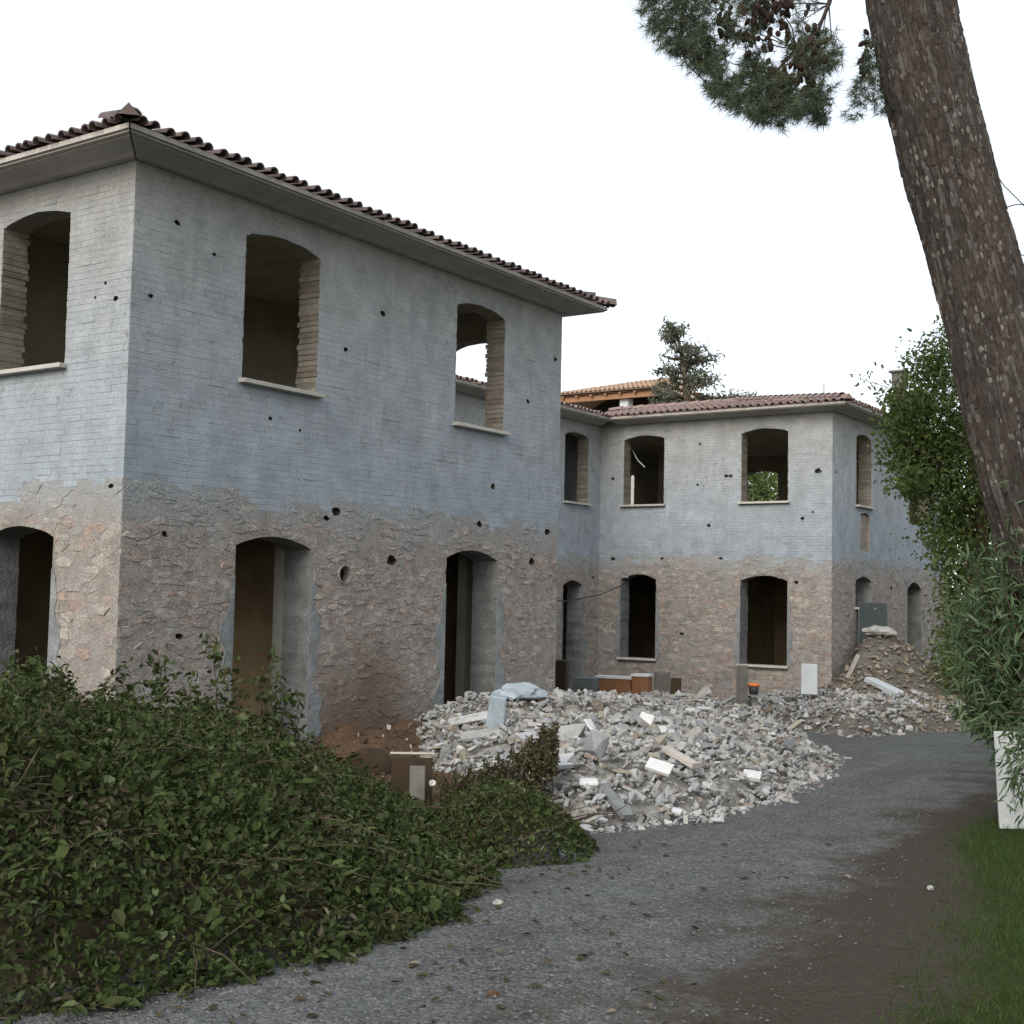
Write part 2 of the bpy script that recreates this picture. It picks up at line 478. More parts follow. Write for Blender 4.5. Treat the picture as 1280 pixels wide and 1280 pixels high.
class MB:
    """collects vertices and faces of one mesh"""
    def __init__(self):
        self.v, self.f, self.t, self.m = [], [], [], []

    def add(self, vs, fs, tint=0.0, mi=0):
        o = len(self.v)
        self.v.extend([tuple(p) for p in vs])
        for f in fs:
            self.f.append([i + o for i in f])
            self.t.append(tint)
            self.m.append(mi)

    def box(self, c, s, rot=None, tint=0.0, mi=0, jit=0.0):
        R = rot.to_matrix() if rot is not None else Matrix.Identity(3)
        vs = []
        for x, y, z in ((-1, -1, -1), (1, -1, -1), (1, 1, -1), (-1, 1, -1), (-1, -1, 1), (1, -1, 1), (1, 1, 1), (-1, 1, 1)):
            p = Vector((x * s[0] / 2, y * s[1] / 2, z * s[2] / 2))
            if jit:
                p += Vector([random.uniform(-jit, jit) for _ in range(3)])
            vs.append(Vector(c) + R @ p)
        self.add(vs, [(3, 2, 1, 0), (4, 5, 6, 7), (0, 1, 5, 4), (1, 2, 6, 5), (2, 3, 7, 6), (3, 0, 4, 7)], tint, mi)

    def tube(self, pts, radii, n=6, tint=0.0, mi=0, caps=True):
        pts = [Vector(p) for p in pts]
        rings = []
        ref = Vector((0.31, 0.23, 0.92)).normalized()
        for i, p in enumerate(pts):
            t = (pts[min(i + 1, len(pts) - 1)] - pts[max(i - 1, 0)]).normalized()
            a = t.cross(ref)
            if a.length < .05:
                a = t.cross(Vector((1, 0, 0)))
            a.normalize()
            b = t.cross(a)
            r = radii[i] if isinstance(radii, (list, tuple)) else radii
            rings.append([p + (a * math.cos(2 * math.pi * k / n) + b * math.sin(2 * math.pi * k / n)) * r for k in range(n)])
        vs = [q for r in rings for q in r]
        fs = []
        for i in range(len(pts) - 1):
            for k in range(n):
                k2 = (k + 1) % n
                fs.append((i * n + k, i * n + k2, (i + 1) * n + k2, (i + 1) * n + k))
        if caps:
            fs.append(tuple(range(n - 1, -1, -1)))
            fs.append(tuple((len(pts) - 1) * n + k for k in range(n)))
        self.add(vs, fs, tint, mi)

    def lathe(self, c, prof, n=16, tint=0.0, mi=0, tilt=None):
        R = tilt.to_matrix() if tilt is not None else Matrix.Identity(3)
        vs = []
        for r, z in prof:
            for k in range(n):
                vs.append(Vector(c) + R @ Vector((r * math.cos(2 * math.pi * k / n), r * math.sin(2 * math.pi * k / n), z)))
        fs = []
        for i in range(len(prof) - 1):
            for k in range(n):
                k2 = (k + 1) % n
                fs.append((i * n + k, i * n + k2, (i + 1) * n + k2, (i + 1) * n + k))
        fs.append(tuple(range(n - 1, -1, -1)))
        fs.append(tuple((len(prof) - 1) * n + k for k in range(n)))
        self.add(vs, fs, tint, mi)

    def mesh(self, name, mats, smooth=False):
        return np_mesh(name, np.array(self.v, np.float32).reshape(-1, 3), [i for f in self.f for i in f], [len(f) for f in self.f], mats, self.t, self.m, smooth)

    def build(self, name, mats, parent=None, smooth=False, bevel=0.0):
        o = D.objects.new(name, self.mesh(name, mats, smooth))
        if bevel:
            bv = o.modifiers.new('edge', 'BEVEL')
            bv.width = bevel
            bv.segments = 2
        return link(o, parent)


def grid_surface(name, x0, x1, y0, y1, step, fz, mat, mask=None, smooth=True):
    xs = np.arange(x0, x1 + 1e-6, step)
    ys = np.arange(y0, y1 + 1e-6, step)
    X, Y = np.meshgrid(xs, ys)
    Z = fz(X, Y)
    V = np.stack([X.ravel(), Y.ravel(), Z.ravel()], 1)
    nx = len(xs)
    i = np.arange(len(ys) - 1)[:, None] * nx + np.arange(nx - 1)[None, :]
    i = i.ravel()
    F = np.stack([i, i + 1, i + nx + 1, i + nx], 1)
    if mask is not None:
        cx = V[F][:, :, 0].mean(1)
        cy = V[F][:, :, 1].mean(1)
        F = F[mask(cx, cy)]
    used, inv = np.unique(F, return_inverse=True)
    me = np_mesh(name, V[used], inv.reshape(F.shape), np.full(len(F), 4), mat, np.zeros(len(F)), None, smooth)
    return link(D.objects.new(name, me))


# ------------------------------------------------------------------ ground
def xtr_ground(nt, c, pos):
    # blue-grey gravel drive, pine litter strip, lawn soil: what covers the ground where
    sep = nt.nodes.new('ShaderNodeSeparateXYZ')
    nt.links.new(pos, sep.inputs[0])
    return c


def ground_material():
    m, nt = mk('gravel_drive_and_lawn_earth')
    out = nd(nt, 'ShaderNodeOutputMaterial')
    b = nd(nt, 'ShaderNodeBsdfPrincipled')
    b.inputs['Roughness'].default_value = 1.0
    b.inputs['Specular IOR Level'].default_value = .1
    pos = position(nt)
    grain = nt.nodes.new('ShaderNodeTexVoronoi')
    grain.inputs['Scale'].default_value = 55
    nt.links.new(pos, grain.inputs['Vector'])
    gsep = nt.nodes.new('ShaderNodeSeparateColor')
    nt.links.new(grain.outputs['Color'], gsep.inputs[0])
    gravel = ramp(nt, gsep.outputs[0], [(0, (0.055, 0.058, 0.058)), (.4, (0.088, 0.092, 0.092)), (.75, (0.109, 0.113, 0.112)), (1, (0.16, 0.162, 0.16))])
    rotm = nt.nodes.new('ShaderNodeMapping')
    rotm.inputs['Rotation'].default_value = (0, 0, math.radians(-14))
    rotm.inputs['Scale'].default_value = (1.7, .35, 1)
    nt.links.new(pos, rotm.inputs['Vector'])
    blot = noise_node(nt, .9, 5, .6, rotm.outputs[0], .5)
    gravel = mixc(nt, 1.0, gravel, ramp(nt, blot, [(.3, (0.78, 0.77, 0.75)), (.5, (1, 1, 1)), (.7, (1.15, 1.15, 1.15))]), 'MULTIPLY')
    cl = noise_node(nt, 3.5, 5, .7, pos, .4)
    gravel = mixc(nt, 1.0, gravel, ramp(nt, cl, [(.35, grey(.86)), (.65, grey(1.1))]), 'MULTIPLY')
    fine = noise_node(nt, 130, 3, .7, pos)
    earth = ramp(nt, fine, [(.25, (0.030, 0.025, 0.019)), (.6, (0.054, 0.047, 0.038)), (.8, (0.095, 0.086, 0.073))])
    mosl = noise_node(nt, 1.6, 5, .65, pos)
    lawn = ramp(nt, fine, [(.25, (0.016, 0.022, 0.005)), (.7, (0.032, 0.042, 0.010))])
    # distance across the drive
    cov = nt.nodes.new('ShaderNodeAttribute')
    cov.attribute_name = 'cover'
    e = math_node(nt, 'ADD', cov.outputs['Fac'], math_node(nt, 'MULTIPLY', math_node(nt, 'SUBTRACT', mosl, .5), 1.5))
    e2 = math_node(nt, 'ADD', e, math_node(nt, 'MULTIPLY', math_node(nt, 'SUBTRACT', fine, .5), .5))
    c = mixc(nt, ramp(nt, e2, [(.3, grey(0)), (.7, grey(1))]), gravel, earth)
    c = mixc(nt, ramp(nt, math_node(nt, 'SUBTRACT', e2, 1.0), [(.3, grey(0)), (.6, grey(1))]), c, lawn)
    nt.links.new(c, b.inputs['Base Color'])
    bn = nt.nodes.new('ShaderNodeBump')
    bn.inputs['Strength'].default_value = .8
    bn.inputs['Distance'].default_value = .012
    hgt = math_node(nt, 'ADD', math_node(nt, 'MULTIPLY', grain.outputs['Distance'], -1.0), noise_node(nt, 25, 5, .7, pos))
    nt.links.new(hgt, bn.inputs['Height'])
    nt.links.new(bn.outputs[0], b.inputs['Normal'])
    nt.links.new(b.outputs[0], out.inputs['Surface'])
    return m


# line along which the gravel gives way to the brown strip, and line where the lawn starts (points on the ground)
EARTH_EDGE = [(8.35, -3.6), (7.95, -1.2), (7.45, 2.2), (7.0, 6.3), (5.9, 12.5), (4.6, 18.5), (4.0, 23.0), (4.0, 40.0)]
LAWN_EDGE = [(9.6, -6.0), (9.5, -3.0), (8.75, 0.3), (7.95, 2.6), (7.75, 3.3), (7.9, 8.0), (8.0, 40.0)]


def lat_of(edge, y):
    ys = np.array([p[1] for p in edge])
    xs = np.array([p[0] for p in edge])
    return np.interp(y, ys, xs)


def cover(x, y):
    a = lat_of(EARTH_EDGE, y)
    b = lat_of(LAWN_EDGE, y)
    c = np.where(x < a, np.clip(.5 + (x - a) / 2.6, 0, .5), .5 + (x - a) / np.maximum(b - a, .1))
    return np.clip(np.where(x > b, 1.5 + (x - b) / .6, c), 0, 2.6)


def ground_z(X, Y):
    return gz(X, Y) + 0.012 * wob(X, Y, 1.4, 3.0) + 0.006 * wob(X, Y, 4.4, 1.0)


xs = np.unique(np.concatenate([np.arange(-160, -10, 8.0), np.arange(-10, 2, .5), np.arange(2, 12, .12), np.arange(12, 30, 1.0), np.arange(30, 161, 10.0)]))
ys = np.unique(np.concatenate([np.arange(-60, -8, 4.0), np.arange(-8, 10, .12), np.arange(10, 30, .5), np.arange(30, 60, 3.0), np.arange(60, 261, 20.0)]))
GX, GY = np.meshgrid(xs, ys)
GV = np.stack([GX.ravel(), GY.ravel(), ground_z(GX, GY).ravel()], 1)
gi = (np.arange(len(ys) - 1)[:, None] * len(xs) + np.arange(len(xs) - 1)[None, :]).ravel()
GF = np.stack([gi, gi + 1, gi + len(xs) + 1, gi + len(xs)], 1)
g_me = np_mesh('ground', GV, GF, np.full(len(GF), 4), ground_material(), None, None, True)
ca = g_me.attributes.new('cover', 'FLOAT', 'POINT')
ca.data.foreach_set('value', cover(GX.ravel(), GY.ravel()).astype(np.float32))
ground = tag(link(D.objects.new('ground', g_me)), kind='structure')

# ------------------------------------------------------------------ the villa
L, FY, R, S = 8.561, 20.659, -6.368, 9.40
ZT = 6.295
XB = -11.0                # rear of the building
TH = 0.45
villa = empty('villa', 'long two-storey villa with two hipped wings, whitewashed brick over rubble stone, all windows gutted', 'building')


class Wall:
    def __init__(self, o, u, n, length, far, z0):
        self.o, self.u, self.n = Vector(o), Vector(u), Vector(n)
        self.len, self.far, self.z0 = length, far, z0
        self.open, self.holes = [], []

    def P(self, u, z, h=0.0):
        return self.o + self.u * u + Vector((0, 0, z)) + self.n * h

    def opening(self, u0, u1, z0, zs, rise, **kw):
        self.open.append(dict(u0=u0, u1=u1, z0=z0, zs=zs, rise=rise, zt=zs + rise, **kw))

    def hole(self, u, z, r, rnd=False):
        if abs(z - ZP) < r * 1.3 + .03:
            z = ZP - r * 1.3 - .03
        self.holes.append((u, z, r, rnd))

    def top_at(self, o, u):
        m = (o['u0'] + o['u1']) / 2
        w = (o['u1'] - o['u0']) / 2
        t = max(-1, min(1, (u - m) / w))
        return o['zs'] + o['rise'] * (1 - t * t)

    def loop_of(self, o, rough=.010):
        pts = []
        n = max(3, int((o['zs'] - o['z0']) / .09))
        rr = random.Random(int(o['u0'] * 100))
        for i in range(n + 1):
            pts.append((o['u0'] + (rr.uniform(-rough, rough) if 0 < i < n else 0), o['zs'] + (o['z0'] - o['zs']) * i / n))
        for i in range(n + 1):
            pts.append((o['u1'] + (rr.uniform(-rough, rough) if 0 < i < n else 0), o['z0'] + (o['zs'] - o['z0']) * i / n))
        for i in range(1, 10):
            u = o['u1'] + (o['u0'] - o['u1']) * i / 10
            pts.append((u, self.top_at(o, u) + rr.uniform(-.006, .006)))
        return pts

    def hole_loop(self, h):
        u, z, r, rnd = h
        n = 14 if rnd else 7
        rr = random.Random(int(u * 1000))
        return [(u + r * math.cos(2 * math.pi * k / n) * (1 if rnd else rr.uniform(.6, 1.5)), z + r * math.sin(2 * math.pi * k / n) * (1 if rnd else rr.uniform(.45, .95))) for k in range(n)]

    def shell(self, name, z0, z1, mats, parent, thick=TH):
        """mats: face, reveal, inside. The slab between z0 and z1 with its openings cut through and the putlog holes recessed."""
        loops = [(self.loop_of(o), None) for o in self.open if o['z0'] >= z0 - .01 and o['zt'] <= z1 + .01]
        loops += [(self.hole_loop(h), .25 if h[3] else h[2] * random.uniform(1.0, 2.2)) for h in self.holes if z0 < h[1] < z1]
        outer = [(0, z0), (self.len, z0), (self.len, z1), (0, z1)]
        coords = [Vector(p) for p in outer]
        edges = [(i, (i + 1) % 4) for i in range(4)]
        for lp, _d in loops:
            s = len(coords)
            coords += [Vector(p) for p in lp]
            edges += [(s + i, s + (i + 1) % len(lp)) for i in range(len(lp))]
        cv, _ce, cf, _a, _b, _c = delaunay_2d_cdt(coords, edges, [], 0, 1e-6)
        mb = MB()

        def inside(p, lp):
            c = False
            for i in range(len(lp)):
                (x0, y0), (x1, y1) = lp[i], lp[(i + 1) % len(lp)]
                if (y0 > p[1]) != (y1 > p[1]) and p[0] < (x1 - x0) * (p[1] - y0) / (y1 - y0) + x0:
                    c = not c
            return c
        front, back = [], []
        for f in cf:
            m = (sum(cv[i][0] for i in f) / 3, sum(cv[i][1] for i in f) / 3)
            hit_thru = any(inside(m, lp) for lp, d in loops if d is None)
            hit_rec = any(inside(m, lp) for lp, d in loops if d is not None)
            if not hit_thru:
                back.append(f)
                if not hit_rec:
                    front.append(f)
        fl = self.u.cross(Vector((0, 0, 1))).dot(self.n) > 0
        vs = [self.P(p[0], p[1]) for p in cv]
        mb.add(vs, [tuple(f) if fl else tuple(reversed(f)) for f in front], 0, 0)
        vb = [self.P(p[0], p[1], -thick) for p in cv]
        mb.add(vb, [tuple(reversed(f)) if fl else tuple(f) for f in back], 0, 2)
        for lp, d in loops:
            dep = thick if d is None else d
            n = len(lp)
            vs = [self.P(p[0], p[1]) for p in lp] + [self.P(p[0], p[1], -dep) for p in lp]
            mb.add(vs, [(i, (i + 1) % n, n + (i + 1) % n, n + i) for i in range(n)], 0, 1 if d is None else 3)
            if d is not None:
                mb.add([self.P(p[0], p[1], -dep) for p in lp], [tuple(range(n))], 0, 3)
        return mb.build(name, mats, parent)


brick_items, stone_items, tile_items = [], [], []     # (depth, vertices, faces, tint, material)


def depth_of(p):
    return float((np.array(p) - CAM) @ _fw)


def in_frame(p, m=-4):
    d = np.array(p) - CAM
    z = d @ _F
    px, py = 640 + FPX * (d @ _X) / z, 640 - FPX * (d @ _V) / z
    return z > 1 and -m < px < 1280 + m and -m < py < 1280 + m


def seen(p):
    d = np.array(p) - CAM
    z = d @ _F
    if z < 1:
        return False
    px, py = 640 + FPX * (d @ _X) / z, 640 - FPX * (d @ _V) / z
    return -330 < px < 1500 and -100 < py < 1295


def border(w, u):
    """ragged height at which the whitewashed brickwork gives way to the stone"""
    k = w.o.x * 3.1 + w.o.y * 1.7
    return ZP - .05 + .11 * math.sin(u * 1.9 + k) * math.sin(u * .8 + 2 * k) + .08 * math.sin(u * 5.3 + k) + .05 * math.sin(u * 13.0) + .04 * math.sin(u * 29.0 + k)


def lay_bricks(w, z0, z1, proud=(.0010, .0065), start=0.0):
    ch, bl, j = .0715, .245, .005
    rows = int((z1 - z0) / ch)
    for r in range(rows):
        za = z0 + r * ch + j / 2
        zb = za + ch - j
        zm = (za + zb) / 2
        cuts = []
        for o in w.open:
            if o['z0'] - .03 < zm < o['zt'] + .05:
                if zm <= o['zs']:
                    cuts.append((o['u0'], o['u1']))
                else:
                    q = (zm - o['zs']) / max(o['rise'] + .05, .01)
                    hw = (o['u1'] - o['u0']) / 2 * math.sqrt(max(0, 1 - q)) + .02
                    m = (o['u0'] + o['u1']) / 2
                    cuts.append((m - hw, m + hw))
        for h in w.holes:
            if abs(h[1] - zm) < h[2] + .02:
                cuts.append((h[0] - h[2], h[0] + h[2]))
        u = -bl * (.5 if r % 2 else 0) + start + random.uniform(-.02, .02)
        while u < w.len:
            ln = bl * random.choice((1, 1, 1, 1, .5)) if False else bl + random.uniform(-.015, .015)
            segs = [(max(u + j / 2, -.004), min(u + ln - j / 2, w.len + .004))]
            for c0, c1 in cuts:
                ns = []
                for a, b in segs:
                    if b <= c0 or a >= c1:
                        ns.append((a, b))
                    else:
                        if a < c0 - .03:
                            ns.append((a, c0 + random.uniform(-.008, .012)))
                        if b > c1 + .03:
                            ns.append((c1 - random.uniform(-.008, .012), b))
                segs = ns
            for a, b in segs:
                if b - a < .03 or random.random() < .009 or (z0 < 3 and zm < border(w, (a + b) / 2)):
                    continue
                mid = w.P((a + b) / 2, zm)
                if not seen(mid):
                    continue
                hs = [random.uniform(*proud) for _ in range(4)]
                if random.random() < .02:
                    hs = [h + .004 for h in hs]
                e = [random.uniform(-.003, .003) for _ in range(4)]
                i = .0030
                base = [w.P(a, za), w.P(b, za), w.P(b, zb), w.P(a, zb)]
                top = [w.P(a + i, za + i + e[0], hs[0]), w.P(b - i, za + i + e[1], hs[1]), w.P(b - i, zb - i + e[2], hs[2]), w.P(a + i, zb - i + e[3], hs[3])]
                brick_items.append((depth_of(mid) + (0 if in_frame(mid) else 100), base + top, [(4, 5, 6, 7), (0, 1, 5, 4), (1, 2, 6, 5), (2, 3, 7, 6), (3, 0, 4, 7)], random.random()))
            u += ln


def clip(poly, nx, ny, c):
    """keep the part of a convex polygon where nx*x + ny*y <= c"""
    out = []
    n = len(poly)
    for i in range(n):
        p, q = poly[i], poly[(i + 1) % n]
        dp, dq = nx * p[0] + ny * p[1] - c, nx * q[0] + ny * q[1] - c
        if dp <= 0:
            out.append(p)
        if (dp < 0) != (dq < 0) and abs(dp - dq) > 1e-12:
            t = dp / (dp - dq)
            out.append((p[0] + (q[0] - p[0]) * t, p[1] + (q[1] - p[1]) * t))
    return out


def lay_stones(w, z0, z1, height=(.012, .04), sz=(.23, .125), pad=.02):
    A = sz[0] / sz[1] * .85
    rows = int((z1 - z0) / sz[1])
    seeds = []
    for r in range(rows + 1):
        cols = int(w.len / sz[0]) + 1
        for c in range(cols + 1):
            if random.random() < .12:
                continue
            seeds.append(((c + (r % 2) * .5 + random.uniform(-.42, .42)) * sz[0], z0 + (r + random.uniform(-.40, .40)) * sz[1]))
    bk = {}
    for i, (u, z) in enumerate(seeds):
        bk.setdefault((int(u / .45), int(z * A / .45)), []).append(i)
    for i, (u, z) in enumerate(seeds):
        if not seen(w.P(min(max(u, 0), w.len), z)) or z > border(w, u) - .03:
            continue
        poly = [(max(u - .4, 0.0), max(z - .3, z0)), (min(u + .4, w.len), max(z - .3, z0)), (min(u + .4, w.len), min(z + .3, z1)), (max(u - .4, 0.0), min(z + .3, z1))]
        kx, kz = int(u / .45), int(z * A / .45)
        for dx in (-1, 0, 1):
            for dz in (-1, 0, 1):
                for k in bk.get((kx + dx, kz + dz), ()):
                    if k == i:
                        continue
                    u2, z2 = seeds[k]
                    # bisector in the stretched space
                    nx, ny = (u2 - u), (z2 - z) * A * A
                    c = ((u2 * u2 - u * u) + A * A * (z2 * z2 - z * z)) / 2
                    poly = clip(poly, nx, ny, c)
                    if len(poly) < 3:
                        break
        for o in w.open:
            p2 = o.get('pad', pad)
            if len(poly) < 3:
                break
            if max(p[1] for p in poly) < o['z0'] - .03 or min(p[1] for p in poly) > o['zt'] + .04:
                continue
            cu = sum(p[0] for p in poly) / len(poly)
            cz = sum(p[1] for p in poly) / len(poly)
            if cz > o['zs'] and o['u0'] < cu < o['u1']:
                poly = clip(poly, 0, -1, -(w.top_at(o, cu) + .025))
            elif cz < o['z0'] and o['u0'] < cu < o['u1']:
                poly = clip(poly, 0, 1, o['z0'] - .04)
            elif cu < (o['u0'] + o['u1']) / 2:
                poly = clip(poly, 1, 0, o['u0'] - p2)
            else:
                poly = clip(poly, -1, 0, -(o['u1'] + p2))
        for h in w.holes:
            if len(poly) >= 3 and abs(h[1] - z) < h[2] + .06 and abs(h[0] - u) < .4:
                cu = sum(p[0] for p in poly) / len(poly)
                poly = clip(poly, 1, 0, h[0] - h[2] - .015) if cu < h[0] else clip(poly, -1, 0, -(h[0] + h[2] + .015))
        if len(poly) < 3:
            continue
        cu = sum(p[0] for p in poly) / len(poly)
        cz = sum(p[1] for p in poly) / len(poly)
        ex = max(p[0] for p in poly) - min(p[0] for p in poly)
        ez = max(p[1] for p in poly) - min(p[1] for p in poly)
        if ex < .04 or ez < .022:
            continue
        # drop near-duplicate corners
        q = []
        for p in poly:
            if not q or math.hypot(p[0] - q[-1][0], p[1] - q[-1][1]) > .012:
                q.append(p)
        if len(q) < 3:
            continue
        n = len(q)
        sm = noise.noise(Vector((cu * 2.1 + w.o.y * 3.7, cz * 2.9, w.o.x))) + .45 * noise.noise(Vector((cu * 6, cz * 8, 3.0)))
        if sm > (.10 if w is n_front else .24) + random.uniform(-.12, .12):
            continue
        h = random.uniform(*height) * random.choice((.3, .5, .8, 1.0))
        j = .012
        ring0 = [(cu + (p[0] - cu) * .985, cz + (p[1] - cz) * .97) for p in q]
        sh = random.uniform(.82, .99)
        ring1 = [(cu + (p[0] - cu) * sh, cz + (p[1] - cz) * sh) for p in q]
        vs = [w.P(p[0], p[1], -.003) for p in ring0] + [w.P(p[0] + random.uniform(-j, j), p[1] + random.uniform(-j, j), h * random.uniform(.35, 1.25)) for p in ring1]
        fs = [(k, (k + 1) % n, n + (k + 1) % n, n + k) for k in range(n)] + [tuple(n + k for k in range(n))]
        mid = w.P(cu, cz)
        stone_items.append((depth_of(mid) / math.sqrt(ex * ez / .03) + (0 if in_frame(mid) and w is not f_back else 500), vs, fs, random.random()))


ZB = -1.35
M['hole'] = material('shade_dark_hole', [(0.07, 0.055, 0.04)], 6.0, .3, .95, .4, 30)  # dark colour stands in for the shade inside the holes
UPM = [M['bed'], M['reveal_up'], M['inner'], M['hole']]
M['inner_dark'] = material('shade_brown_plaster', [(0.17, 0.135, 0.085)], 2.0, .3, .95, .3, 20)  # plaster coloured darker to paint in the dimness of the ground-floor rooms
M['reveal_low'] = material('rough_cement_reveal', [(0.165, 0.172, 0.172)], 3.5, .35, .97, 1.0, 16, fine=.25)
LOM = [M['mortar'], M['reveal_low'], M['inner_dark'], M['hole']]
n_long = Wall((0, 0, 0), (0, 1, 0), (1, 0, 0), L, 0, ZB)
n_front = Wall((0, 0, 0), (-1, 0, 0), (0, -1, 0), -XB, 0, ZB)
n_end = Wall((0, L, 0), (-1, 0, 0), (0, 1, 0), -XB, 0, ZB)
conn = Wall((R, L, 0), (0, 1, 0), (1, 0, 0), FY - L, 0, ZB)
f_front = Wall((0, FY, 0), (-1, 0, 0), (0, -1, 0), -XB, 1, ZB)
f_side = Wall((0, FY, 0), (0, 1, 0), (1, 0, 0), S, 1, ZB)
f_back = Wall((0, FY + S, 0), (-1, 0, 0), (0, 1, 0), -XB, 1, ZB)
rear = Wall((XB, 0, 0), (0, 1, 0), (-1, 0, 0), FY + S, 1, ZB)
ZS, ZA, AR = 4.148, 5.875, .095
ZD = 2.235
n_long.opening(1.626, 2.898, ZS, ZA, AR)
n_long.opening(5.752, 6.969, ZS, ZA, AR)
n_long.opening(1.635, 2.894, -.5, ZD, .13, pad=.04, door=1)
n_long.opening(5.645, 6.901, -.5, ZD, .13, pad=.04, door=1)
for c in (1.067, 4.7, 8.0):
    n_front.opening(c, c + 1.25, ZS, ZA, AR)
    n_front.opening(c + .06, c + 1.31, -.4, ZD + .02, .13, pad=.04, door=1)
n_end.opening(1.0, 2.25, ZS, 5.80, .14)
n_end.opening(3.6, 4.8, ZS, ZA, AR)
for c in (1.7, 7.2, 10.3):
    conn.opening(c, c + 1.17, ZS, ZA, AR)
conn.opening(10.34, 11.26, -1.0, 2.03, .14, pad=.04, door=1)
conn.opening(7.2, 8.4, -1.0, 2.1, .16, pad=.04, door=1)
f_front.opening(1.105, 2.339, ZS, ZA, AR)
f_front.opening(4.470, 5.668, ZS, ZA, AR)
f_front.opening(1.104, 2.329, .17, ZD, .13, pad=.04)
f_front.opening(4.663, 5.695, .19, ZD, .13, pad=.04)
f_side.opening(1.643, 2.75, ZS, ZA, AR)
f_side.opening(5.85, 7.70, 3.95, ZA, AR)
f_side.opening(1.62, 2.80, 1.62, 2.28, .12)
f_side.opening(5.70, 6.95, -.6, 2.15, .20)
f_back.opening(10.40, 10.72, ZS, 5.9, .1)
f_back.opening(5.2, 6.35, ZS, 5.80, .12)
rear.opening(3.0, 4.2, ZS, ZA, AR)  # unseen rear openings, added to let faint light into the rooms
rear.opening(13.0, 14.2, ZS, ZA, AR)
rear.opening(24.0, 25.2, ZS, ZA, AR)
rear.opening(4.0, 5.2, .2, ZD, AR)
rear.opening(25.0, 26.2, .2, ZD, AR)
# putlog holes and knocked-out bricks, where they sit on each wall
for px, py, r in ((222, 279, .05), (189, 370, .035), (479, 392, .05), (432, 437, .045), (616, 608, .06), (268, 318, .03), (660, 502, .045), (694, 449, .05),
                  (338, 523, .035), (375, 538, .03), (489, 701, .09), (665, 702, .075), (600, 649, .07), (684, 657, .07), (420, 625, .08), (206, 668, .05), (408, 648, .05), (224, 795, .05)):
    p = on_plane(px, py, 0, 0)
    n_long.hole(p[1], p[2], r)
p = on_plane(430, 718, 0, 0)
n_long.hole(p[1], p[2], .115, True)
for px, py, r in ((132, 354, .03), (145, 373, .045), (119, 372, .025), (139, 600, .04)):
    p = on_plane(px, py, 1, 0)
    n_front.hole(-p[0], p[2], r)
for px, py, r in ((908, 595, .06), (914, 595, .05), (1023, 589, .09), (1003, 648, .05), (1016, 640, .04), (766, 598, .06), (886, 657, .05), (872, 606, .04), (766, 692, .06), (828, 693, .05), (901, 695, .05), (852, 792, .06), (875, 555, .04), (995, 728, .06)):
    p = on_plane(px, py, 1, FY)
    f_front.hole(-p[0], p[2], r)
for px, py, r in ((1101, 588, .07), (1111, 589, .07), (1045, 590, .05), (1106, 600, .05), (1114, 735, .08), (1166, 745, .07)):
    p = on_plane(px, py, 0, 0)
    f_side.hole(p[1] - FY, p[2], r)
for px, py, r in ((741, 722, .06),):
    p = on_plane(px, py, 0, R)
    conn.hole(p[1] - L, p[2], r)
# narrow brick scar under the first side window
f_side.opening(1.95, 2.62, 3.05, 3.95, .05)

ALLW = (n_long, n_front, n_end, conn, f_front, f_side, f_back, rear)
for w in ALLW:
    w.shell('upper_wall', ZP, ZT + .1, UPM, villa, .31)
    w.shell('lower_wall', ZB, ZP, LOM, villa)
p_scar = MB()
p_scar.box(f_side.P(2.28, 3.5, -.16), (.2, .7, .95), mi=0)
p_scar.build('brick_infill', M['reveal_up'], villa)
for w in (n_long, n_front, conn, f_front, f_side):
    lay_bricks(w, ZP - .2145, ZT - .01, (.0004, .0034) if w in (n_long, f_side, conn) else (.0008, .0055))
lay_bricks(n_end, 5.0, ZT - .01)
lay_stones(n_long, -.7, ZP + .2, (.002, .016), (.15, .056))
lay_stones(n_front, -.6, ZP + .2, (.003, .014), (.22, .095))
lay_stones(conn, -.8, ZP + .2, (.003, .018), (.22, .085))
lay_stones(f_front, -.8, ZP + .2, (.003, .018), (.22, .085))
lay_stones(f_side, -.8, ZP + .2, (.003, .018), (.22, .085))


def split_pieces(items, name, mass, mat, limit=300):
    items.sort(key=lambda t: t[0])
    for d, vs, fs, t in items[:limit]:
        c = sum((Vector(v) for v in vs), Vector()) / len(vs)
        mb = MB()
        mb.add([Vector(v) - c for v in vs], fs, 0.0)
        o = mb.build(name, mat, villa)
        o.location = c
    mb = MB()
    for d, vs, fs, t in items[limit:]:
        mb.add(vs, fs, t)
    if mb.v:
        tag(mb.build(mass, mat, villa), kind='stuff')


split_pieces(brick_items, 'brick', 'brickwork', M['brick'])
split_pieces(stone_items, 'stone', 'stonework', M['stone'])

